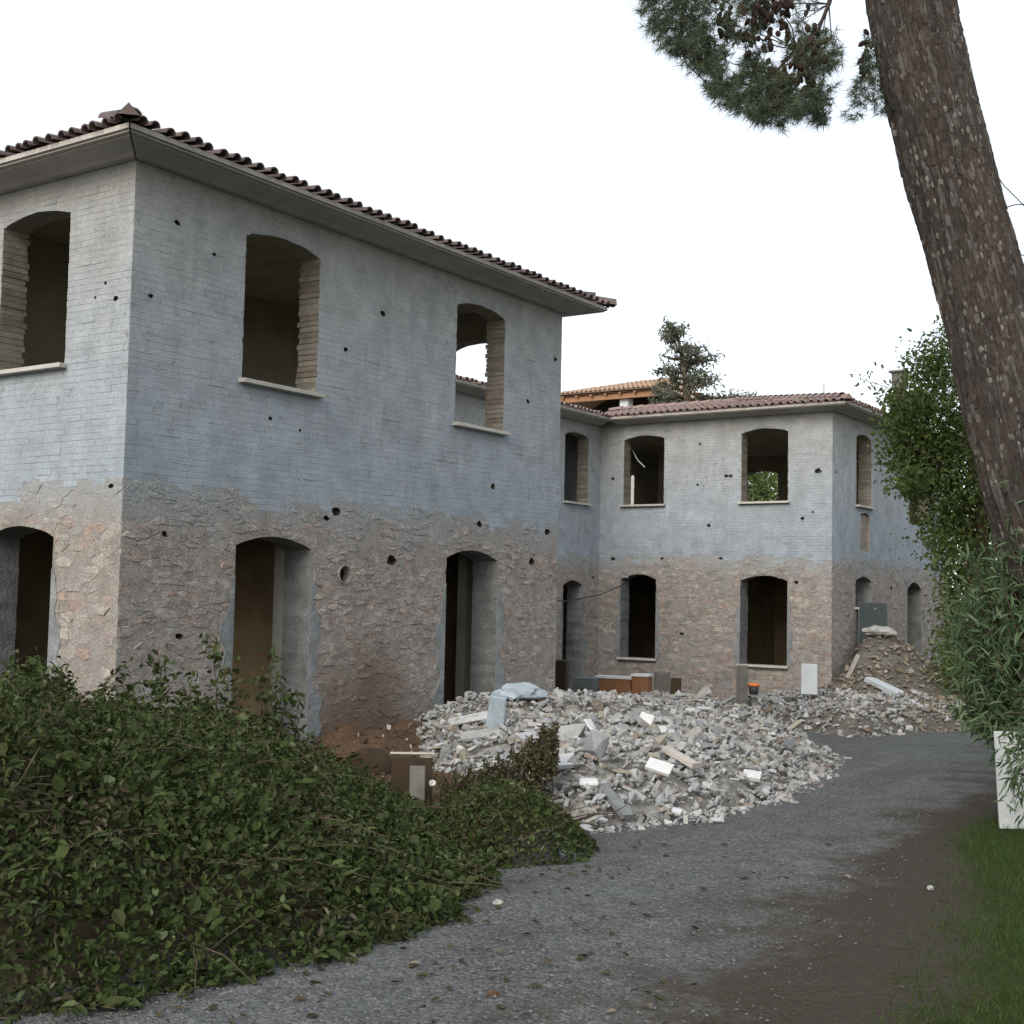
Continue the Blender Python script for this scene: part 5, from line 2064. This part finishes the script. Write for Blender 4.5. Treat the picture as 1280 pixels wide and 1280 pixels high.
def needle_mesh(name, tufts, mat, per=40, ln=.11, wid=.0030):
    P, Dr, Sz = [], [], []
    n = len(tufts)
    base = np.array([t[0] for t in tufts])
    ax = np.array([t[1] for t in tufts])
    B = np.repeat(base, per, 0)
    A = np.repeat(ax, per, 0)
    along = RNG.random((n * per, 1))
    B = B + A * (along * .14 - .07)
    d = rand_dir(n * per) * .8 + A * .75
    d /= np.linalg.norm(d, axis=1, keepdims=True)
    w = np.cross(d, rand_dir(n * per))
    w /= np.linalg.norm(w, axis=1, keepdims=True)
    l = ln * (.7 + .5 * RNG.random((n * per, 1)))
    V = np.stack([B - w * wid, B + w * wid, B + d * l], 1).reshape(-1, 3)
    F = np.arange(n * per * 3)
    return np_mesh(name, V, F, np.full(n * per, 3), mat, np.repeat(RNG.random(n), per))


def in_poly(px, py, poly):
    return poly_sd(px, py, poly) > 0


# foliage of the low drooping branch: masses seen from below
MASS = [([(797, -60), (800, 8), (812, 40), (840, 68), (868, 88), (897, 97), (905, 88), (890, 40), (885, -60)], 400, 11.8),
        ([(880, -40), (905, 95), (915, 60), (960, 30), (975, -60)], 130, 11.9),
        ([(878, 105), (905, 128), (930, 140), (958, 158), (985, 156), (1005, 140), (1012, 125), (985, 95), (940, 70), (912, 100)], 310, 11.7),
        ([(1002, 140), (1030, 160), (1034, 140), (1045, 110), (1025, 100), (1005, 118)], 75, 11.9),
        ([(985, 50), (1010, 30), (1040, 40), (1056, 78), (1040, 92), (1010, 100), (975, 95)], 105, 12.0),
        ([(1055, 145), (1068, 110), (1078, 50), (1095, 45), (1112, 70), (1118, 150), (1085, 130), (1070, 152)], 90, 13.4),
        ([(920, -80), (1020, -60), (1030, 10), (985, 60), (930, 80)], 80, 12.2)]
tufts = []
for poly, cnt, dp in MASS:
    xs_ = [p[0] for p in poly]
    ys_ = [p[1] for p in poly]
    k = 0
    while k < cnt:
        px, py = random.uniform(min(xs_), max(xs_)), random.uniform(min(ys_), max(ys_))
        if not in_poly(np.array([px]), np.array([py]), poly)[0]:
            continue
        d_ = dp + random.gauss(0, .35)
        p = at_depth(px, py, d_)
        out = Vector((random.gauss(-.35, .5), random.gauss(-.2, .5), random.gauss(-.25, .5))).normalized()
        tufts.append((p, np.array(out)))
        k += 1
o = link(D.objects.new('needles', needle_mesh('needles', tufts, M['needle'])))
o['kind'] = 'stuff'
unparent(o, pine)
# the limb that carries it, with its branchlets
limb = [trunk_at(cum[11])[0], Vector(at_depth(1085, -190, 12.5)), Vector(at_depth(1052, -60, 12.1)), Vector(at_depth(1036, 5, 12.0)), Vector(at_depth(1022, 40, 11.9)), Vector(at_depth(995, 62, 11.8)), Vector(at_depth(960, 100, 11.7))]
mb = MB()
mb.tube(limb, [.09, .06, .035, .022, .018, .013, .008], 7)
unparent(mb.build('limb', M['bark'], None, True), pine)
limb2 = [trunk_at(cum[11])[0], Vector(at_depth(980, -260, 12.2)), Vector(at_depth(900, -120, 11.9)), Vector(at_depth(855, -10, 11.8)), Vector(at_depth(850, 60, 11.8))]
mb = MB()
mb.tube(limb2, [.08, .055, .04, .022, .01], 7)
unparent(mb.build('limb', M['bark'], None, True), pine)
mb = MB()
for i in range(150):
    t = tufts[random.randrange(len(tufts))][0]
    base = min(limb[2:] + limb2[2:], key=lambda q: (Vector(t) - q).length + random.random() * .3)
    if (Vector(t) - base).length > .8:
        continue
    mb.tube(branch_pts(base, t, .12, 3), [.008, .006, .005, .003], 4)
unparent(tag(mb.build('branchlets', M['bark'], None), kind='stuff'), pine)
cone_mb = MB()
prof = [(.004, -.045), (.018, -.038), (.027, -.018), (.028, .0), (.022, .022), (.010, .040), (.002, .046)]
cone_mb.lathe((0, 0, 0), prof, 9)
cone_me = cone_mb.mesh('pine_cone', M['cone'])
cones = []
for (cx, cy, sx, sy, cnt) in ((1010, 60, 22, 26, 42), (955, 20, 25, 25, 34), (975, 5, 22, 18, 20), (930, 55, 26, 26, 18), (990, 95, 26, 14, 26), (1085, 75, 10, 22, 16), (905, 20, 12, 22, 14), (1015, 108, 12, 8, 8)):
    for i in range(cnt):
        px, py = random.gauss(cx, sx * .6), random.gauss(cy, sy * .6)
        o = D.objects.new('pine_cone', cone_me)
        o.location = at_depth(px, py, (13.3 if cx > 1060 else 11.75) + random.gauss(0, .2))
        k = random.uniform(.7, 1.15)
        o.scale = (k, k, k)
        o.rotation_euler = (random.uniform(2.3, 4), random.uniform(-.6, .6), random.uniform(0, 6))
        link(o)
        unparent(o, pine)
# twigs on the far side of the trunk
mb = MB()
for pts in (((1236, 205), (1255, 232), (1281, 258)), ((1250, 262), (1268, 256), (1284, 255)), ((1262, 300), (1275, 318), (1290, 322)), ((1268, 345), (1280, 330), (1295, 336))):
    mb.tube([at_depth(a, b, 13.3) for a, b in pts], .006, 4)
unparent(mb.build('bare_twig', M['bark'], None), pine)

# ------------------------------------------------------------------ trees and shrubs on the right
def bush_points(regions, n):
    """points spread through ellipsoid clumps: (centre, radii, share)"""
    out = []
    w = np.array([r[2] for r in regions], float)
    w /= w.sum()
    for (c, rad, _), k in zip(regions, (w * n).astype(int)):
        d = rand_dir(k)
        r = RNG.random((k, 1)) ** .45
        out.append(np.array(c) + d * r * np.array(rad) * (1 + .30 * np.abs(RNG.normal(size=(k, 1))) ** 1.5))
    return np.concatenate(out)


def clump(px, py, depth, rpx, rpy, rd):
    s = depth / FPX
    return (at_depth(px, py, depth), (rpx * s, rd, rpy * s))


broad = empty('broadleaf_tree', 'small leafy broadleaf tree growing behind the leaning pine trunk', 'tree', tuple(at_depth(1240, 905, 17.0)))
BD = 17.0
cl = []
for (px, py, rx, ry, sh) in ((1165, 465, 28, 28, 5), (1150, 510, 38, 34, 9), (1160, 560, 42, 36, 12), (1150, 600, 26, 20, 5), (1195, 530, 40, 60, 12), (1200, 610, 42, 36, 9), (1215, 660, 26, 34, 6), (1130, 530, 18, 22, 3), (1250, 560, 40, 90, 10), (1285, 480, 40, 80, 8), (1190, 640, 14, 22, 2), (1225, 720, 34, 46, 9), (1275, 390, 16, 34, 2), (1300, 640, 60, 90, 14), (1330, 520, 60, 120, 10), (1250, 790, 50, 60, 10), (1188, 690, 30, 34, 6), (1205, 735, 30, 40, 6), (1172, 660, 22, 24, 3), (1200, 790, 26, 44, 6), (1178, 560, 46, 70, 14), (1138, 505, 30, 26, 6), (1128, 560, 26, 30, 5), (1172, 455, 24, 26, 4), (1145, 602, 26, 20, 5), (1190, 425, 18, 22, 3), (1230, 640, 40, 60, 9)):
    c, r = clump(px, py, BD + random.uniform(-.5, .5), rx, ry, .5)
    cl.append((c, r, sh))
P = bush_points(cl, 29000)
g = wob(P[:, 0] * 3 + P[:, 1] * 2, P[:, 2] * 4, 2.2, 1.0)
g = g + .6 * wob(P[:, 0] * 2, P[:, 2] * 9 + P[:, 1], 2.0, 3.0)
P = P[g > -.55]
unparent(leaves('leaves', P, M['leaf_tree'], .045, .095, None, .5, .3), broad)
b0 = Vector(at_depth(1240, 905, BD))
mb = MB()
mb.tube([b0 - Vector((0, 0, .2)), Vector(at_depth(1236, 780, BD)), Vector(at_depth(1228, 650, BD)), Vector(at_depth(1215, 540, BD)), Vector(at_depth(1200, 470, BD))], [.09, .075, .06, .04, .02], 8)
for i in range(26):
    t = random.random()
    a = Vector(at_depth(1236 - 30 * t, 780 - 300 * t, BD))
    b = Vector(P[random.randrange(len(P))])
    mb.tube(branch_pts(a, b, .1, 4), [.03, .022, .015, .009, .004], 5, random.random())
unparent(mb.build('trunk', M['twig'], None), broad)
# thin outer sprays against the sky
sp = []
for (px, py) in ((1076, 472), (1086, 471), (1092, 478), (1072, 480), (1150, 428), (1170, 420), (1140, 446), (1162, 436), (1120, 492), (1108, 500), (1180, 425), (1130, 450), (1186, 412), (1150, 610), (1165, 690), (1180, 700)):
    c = at_depth(px, py, BD)
    sp.append(c + RNG.normal(size=(12 if px > 1100 else 4, 3)) * .055)
unparent(leaves('leaves', np.concatenate(sp), M['leaf_tree'], .04, .08, None, .45, .3), broad)
mb = MB()
for (x0, y0, x1, y1) in ((1165, 500, 1076, 474), (1185, 470, 1165, 418), (1160, 510, 1110, 496), (1200, 480, 1140, 440)):
    mb.tube(branch_pts(at_depth(x0, y0, BD), at_depth(x1, y1, BD), .05, 4), [.010, .008, .006, .004, .003], 4)
unparent(mb.build('bare_twig', M['twig'], None), broad)


def oleander(name, label, base, stems, per, lmin, lmax, leafden=1.0, aspect=.17):
    e_ = empty(name, label, 'shrub', tuple(base))
    P, Dr = [], []
    for (a, b, rr) in stems:
        pts = branch_pts(a, b, .07, 6)
        mb = MB()
        mb.tube(pts, [rr, rr * .9, rr * .8, rr * .65, rr * .5, rr * .4, rr * .25], 5, random.random())
        unparent(mb.build('stem', M['twig'], None), e_)
        v = Vector(b) - Vector(a)
        for k in range(per):
            t = .25 + .75 * random.random() ** .7
            i = min(int(t * 6), 5)
            p = pts[i].lerp(pts[i + 1], t * 6 - i)
            d = (v.normalized() * .55 + Vector([random.gauss(0, .6) for _ in range(3)]) + Vector((0, 0, -.12))).normalized()
            P.append(p + Vector([random.gauss(0, .05) for _ in range(3)]))
            Dr.append(d)
    P, Dr = np.array([list(p) for p in P]), np.array([list(d) for d in Dr])
    sz = lmin + (lmax - lmin) * RNG.random(len(P))
    me = leaf_mesh('leaves', P, Dr, rand_dir(len(P)) * .7 + np.array([0, 0, .8]), sz, M['leaf_oleander'], aspect, .03, .22)
    o = link(D.objects.new('leaves', me))
    o['kind'] = 'stuff'
    unparent(o, e_)
    return e_


OD = 12.9
base = at_depth(1262, 1000, OD)
st = []
for i in range(112):
    a = Vector(base) + Vector((random.uniform(.05, .8), random.uniform(-.1, .6), random.uniform(0, .5)))
    px = random.choice((random.uniform(1185, 1285), random.uniform(1195, 1330)))
    py = random.uniform(690, 890) if px < 1215 else random.uniform(660, 905)
    if px < 1200:
        py = random.uniform(740, 880)
    if i % 7 == 0:
        px, py = random.uniform(1240, 1300), random.uniform(570, 700)
    st.append((a, Vector(at_depth(px, py, OD + random.gauss(0, .3))), .012))
oleander('oleander_shrub', 'tall oleander with long narrow leaves at the foot of the pine', base, st, 44, .10, .19)
base = at_depth(1300, 1000, 11.6)
st = []
for (px, py) in ((1246, 950), (1258, 940), (1266, 978), (1252, 1000), (1272, 1015), (1278, 960), (1250, 925), (1270, 925), (1252, 935), (1262, 960), (1256, 985), (1268, 1005), (1275, 940), (1280, 985), (1262, 915), (1248, 910), (1282, 915), (1258, 1010), (1275, 1030), (1290, 1020), (1295, 960), (1222, 900), (1205, 905), (1235, 895)):
    a = Vector(at_depth(1320 + random.uniform(-20, 20), random.uniform(860, 930), 11.7))
    st.append((a, Vector(at_depth(px, py, 11.6 + random.gauss(0, .12))), .008))
oleander('oleander_branch', 'oleander sprays hanging over the white board', base, st, 13, .09, .15)
# dense hedge that closes the view beyond the oleander
hg = empty('hedge', 'dense dark green hedge at the back of the garden right of the villa', 'hedge', tuple(at_depth(1260, 880, 30)))
cl = []
for i in range(26):
    px = 1198 + (i % 9) * 34 + random.uniform(-8, 8)
    py = random.choice((850, 790, 730, 670)) + random.uniform(-20, 20)
    c, r = clump(px, py, 31 + random.uniform(-1, 1), 38, 44, 1.0)
    cl.append((c, r, 1))
P = bush_points(cl, 16000)
unparent(leaves('leaves', P, M['leaf_tree'], .10, .18, None, .55, .3), hg)
mb = MB()
for i in range(14):
    a = Vector(at_depth(1200 + i * 20, 900, 31))
    a.z = float(gz(a.x, a.y)) - .1
    mb.tube(branch_pts(a, a + Vector((random.uniform(-.4, .4), 0, 3.2)), .08, 5), [.06, .05, .04, .03, .02, .01], 5)
unparent(mb.build('stem', M['twig'], None), hg)

# white board standing in the oleander
wb = empty('white_board', 'white painted board standing upright among the oleander sprays', 'board', tuple(at_depth(1251, 1036, 12.2)))
a0, a1 = Vector(at_depth(1250, 1036, 12.2)), Vector(at_depth(1243, 914, 12.2))
ax_ = Vector((_fx[0], _fx[1], 0)).normalized()
mb = MB()
th = Vector((-ax_.y, ax_.x, 0)) * .03
wv = ax_ * .62
mb.add([a0, a0 + wv, a1 + wv, a1, a0 + th, a0 + wv + th, a1 + wv + th, a1 + th], [(0, 1, 2, 3), (7, 6, 5, 4), (0, 4, 5, 1), (1, 5, 6, 2), (2, 6, 7, 3), (3, 7, 4, 0)])
o = mb.build('panel', M['white_board'], None, bevel=.004)
unparent(o, wb)
mb = MB()
mb.box((a0 + a1) / 2 + wv * .5 + th * 1.6 + Vector((0, 0, -.1)), (.05, .05, .9), Euler((0, 0, YAW)))
unparent(mb.build('post', M['wood_grey'], None), wb)

# ------------------------------------------------------------------ trees beyond the villa
con = empty('conifer_tree', 'grey-green conifer with a pointed ragged top rising behind the roofs', 'tree', tuple(at_depth(862, 760, 52)))
CD = 52.0
mb = MB()
mb.tube([at_depth(864, 780, CD), at_depth(862, 600, CD), at_depth(858, 480, CD), at_depth(846, 412, CD)], [.30, .25, .14, .03], 8)
P, Dr = [], []
tiers = []
for y_, w0, w1 in ((410, -9, 11), (416, -16, 16), (424, -14, 10), (436, -8, 30), (445, -24, 24), (452, -14, 42), (462, -26, 16), (470, -30, 36), (476, -16, 50), (484, -34, 40), (492, -34, 62), (499, -38, 76), (506, -40, 50), (520, -50, 75), (545, -55, 80), (570, -60, 85)):
    for s in range(5):
        t = random.choice((-1, 1)) * random.uniform(.45, 1)
        cxx = 842 + (y_ - 410) * .14
        b = Vector(at_depth(cxx + 1.2 * (w1 * t if t > 0 else -w0 * t), y_ - 6 * abs(t) + random.uniform(-3, 5), CD + random.uniform(-1.2, 1.2)))
        a = Vector(at_depth(cxx, y_ + 4, CD))
        pts = branch_pts(a, b, .10, 4)
        mb.tube(pts, [.07, .05, .04, .03, .015], 4)
        ln = (b - a).length
        for _ in range(int(12 + ln * 40)):
            u_ = random.random() ** .6 * .999
            q_ = pts[int(u_ * 4)].lerp(pts[int(u_ * 4) + 1], u_ * 4 - int(u_ * 4))
            P.append(q_ + Vector([random.gauss(0, .11) for _ in range(3)]))
unparent(mb.build('trunk', M['twig'], None), con)
P = np.array([list(p) for p in P])
unparent(leaves('needles', P, M['leaf_far'], .12, .26, None, .4, .5), con)
bk_tree = empty('garden_tree', 'bright green leafy tree seen through the far wing\'s open upper windows', 'tree', tuple(at_depth(948, 860, 56)))
cl = [(*clump(950, 600, 56, 40, 30, 2.0), 4), (*clump(935, 630, 56, 30, 40, 2.0), 3), (*clump(965, 640, 55, 30, 40, 2.0), 3), (*clump(950, 700, 56, 50, 60, 2.0), 4)]
P = bush_points(cl, 5200)
lm = material('bright_green_broadleaf', [(0.10, 0.14, 0.04), (0.16, 0.20, 0.07), (0.08, 0.105, 0.035)], 4.0, .2, .6, 0, 30, leaf=.4, fine=0)  # lighter green than the other broadleaf
unparent(leaves('leaves', P, lm, .15, .28, None, .55, .3), bk_tree)
mb = MB()
c = at_depth(948, 860, 56)
mb.tube([c, at_depth(950, 700, 56), at_depth(948, 600, 56)], [.2, .15, .05], 7)
unparent(mb.build('trunk', M['twig'], None), bk_tree)

# ------------------------------------------------------------------ lawn, litter, pebbles
n = 60000
y = -4.4 + 12 * RNG.random(n) ** 1.4
x = lat_of(LAWN_EDGE, y) - .45 + RNG.random(n) * 2.6
d = (x - CAM[0]) * _fw[0] + (y - CAM[1]) * _fw[1]
cv = cover(x, y)
keep = (RNG.random(n) < np.clip((cv - 1.05) / .7, 0, 1)) & (d > 3.5) & (wob(x, y, 2.5, 4.0) + RNG.random(n) > -.1)
x, y = x[keep], y[keep]
P = np.stack([x, y, gz(x, y)], 1)
dr = rand_dir(len(P)) * .6 + np.array([0, 0, .8])
w = np.cross(dr, rand_dir(len(P)))
w /= np.linalg.norm(w, axis=1, keepdims=True)
hl = (.025 + .05 * RNG.random((len(P), 1)))
V = np.stack([P - w * .0028, P + w * .0028, P + dr * hl], 1).reshape(-1, 3)
lawn = link(D.objects.new('grass', np_mesh('grass', V, np.arange(len(V)), np.full(len(P), 3), M['grass'], RNG.random(len(P)))))
tag(lawn, 'dark green lawn at the right edge of the drive', 'grass', None, 'stuff')
n = 16000
y = -4.2 + 11 * RNG.random(n) ** 1.5
x = lat_of(EARTH_EDGE, y) - .7 + RNG.random(n) * 2.4
cv = cover(x, y)
keep = (RNG.random(n) < np.clip(1.2 - np.abs(cv - .95), 0, 1)) & (cv < 1.9)
x, y = x[keep], y[keep]
P = np.stack([x, y, gz(x, y) + .006 + .01 * RNG.random(len(x))], 1)
dr = rand_dir(len(P))
dr[:, 2] *= .08
dr /= np.linalg.norm(dr, axis=1, keepdims=True)
w = np.cross(dr, np.array([0, 0, 1.0]))
hl = .04 + .06 * RNG.random((len(P), 1))
V = np.stack([P - w * .0016, P + w * .0016, P + dr * hl], 1).reshape(-1, 3)
lit = link(D.objects.new('pine_litter', np_mesh('pine_litter', V, np.arange(len(V)), np.full(len(P), 3), M['litter'], RNG.random(len(P)))))
tag(lit, 'brown fallen pine needles between the drive and the lawn', 'litter', None, 'stuff')
n = 26000
y = -5.6 + 13 * RNG.random(n) ** 1.7
x = RNG.uniform(4.5, 10, n)
cv = cover(x, y)
keep = (x < lat_of(EARTH_EDGE, y) + .5) & (RNG.random(n) < 1.1 - cv)
x, y = x[keep], y[keep]
sz = .004 + .009 * RNG.random(len(x)) ** 3
P = np.stack([x, y, gz(x, y) + .004 + .004 * RNG.random(len(x))], 1)
octv = np.array([[1, 0, -.2], [.3, .9, -.2], [-.8, .6, -.2], [-.8, -.6, -.2], [.3, -.9, -.2], [.1, .1, .65]])
a = RNG.random(len(x)) * 6.28
ca_, sa_ = np.cos(a), np.sin(a)
V = np.repeat(P[:, None, :], 6, 1)
V[:, :, 0] += (octv[None, :, 0] * ca_[:, None] - octv[None, :, 1] * sa_[:, None]) * sz[:, None]
V[:, :, 1] += (octv[None, :, 0] * sa_[:, None] + octv[None, :, 1] * ca_[:, None]) * sz[:, None] * .8
V[:, :, 2] += octv[None, :, 2] * sz[:, None]
b = np.arange(len(x))[:, None] * 6
F = np.concatenate([b + np.array([[i, (i + 1) % 5, 5]]) for i in range(5)], 1).reshape(-1)
gr_ = link(D.objects.new('gravel', np_mesh('gravel', V.reshape(-1, 3), F, np.full(len(x) * 5, 3), M['pebble'], np.repeat(RNG.random(len(x)), 5))))
tag(gr_, 'loose grey gravel grains scattered over the drive', 'gravel', None, 'stuff')
n = 1500
y = RNG.uniform(-5.5, 2.0, n)
x = RNG.uniform(5.0, 9.2, n)
sdl = poly_sd(x, y, BRUSH)
keep = (sdl < .05) & (RNG.random(n) < np.exp(sdl / .55) + .05) & (cover(x, y) < 1.6)
x, y = x[keep], y[keep]
P = np.stack([x, y, gz(x, y) + .012], 1)
dr = rand_dir(len(P))
dr[:, 2] *= .15
fl = link(D.objects.new('fallen_leaves', leaf_mesh('fallen_leaves', P, dr, rand_dir(len(P)) * .3 + np.array([0, 0, 1.0]), .03 + .05 * RNG.random(len(P)), M['leaf_dry'], .55, .12, .1)))
tag(fl, 'dry leaves and bits fallen on the gravel along the shrub heap', 'leaves', None, 'stuff')
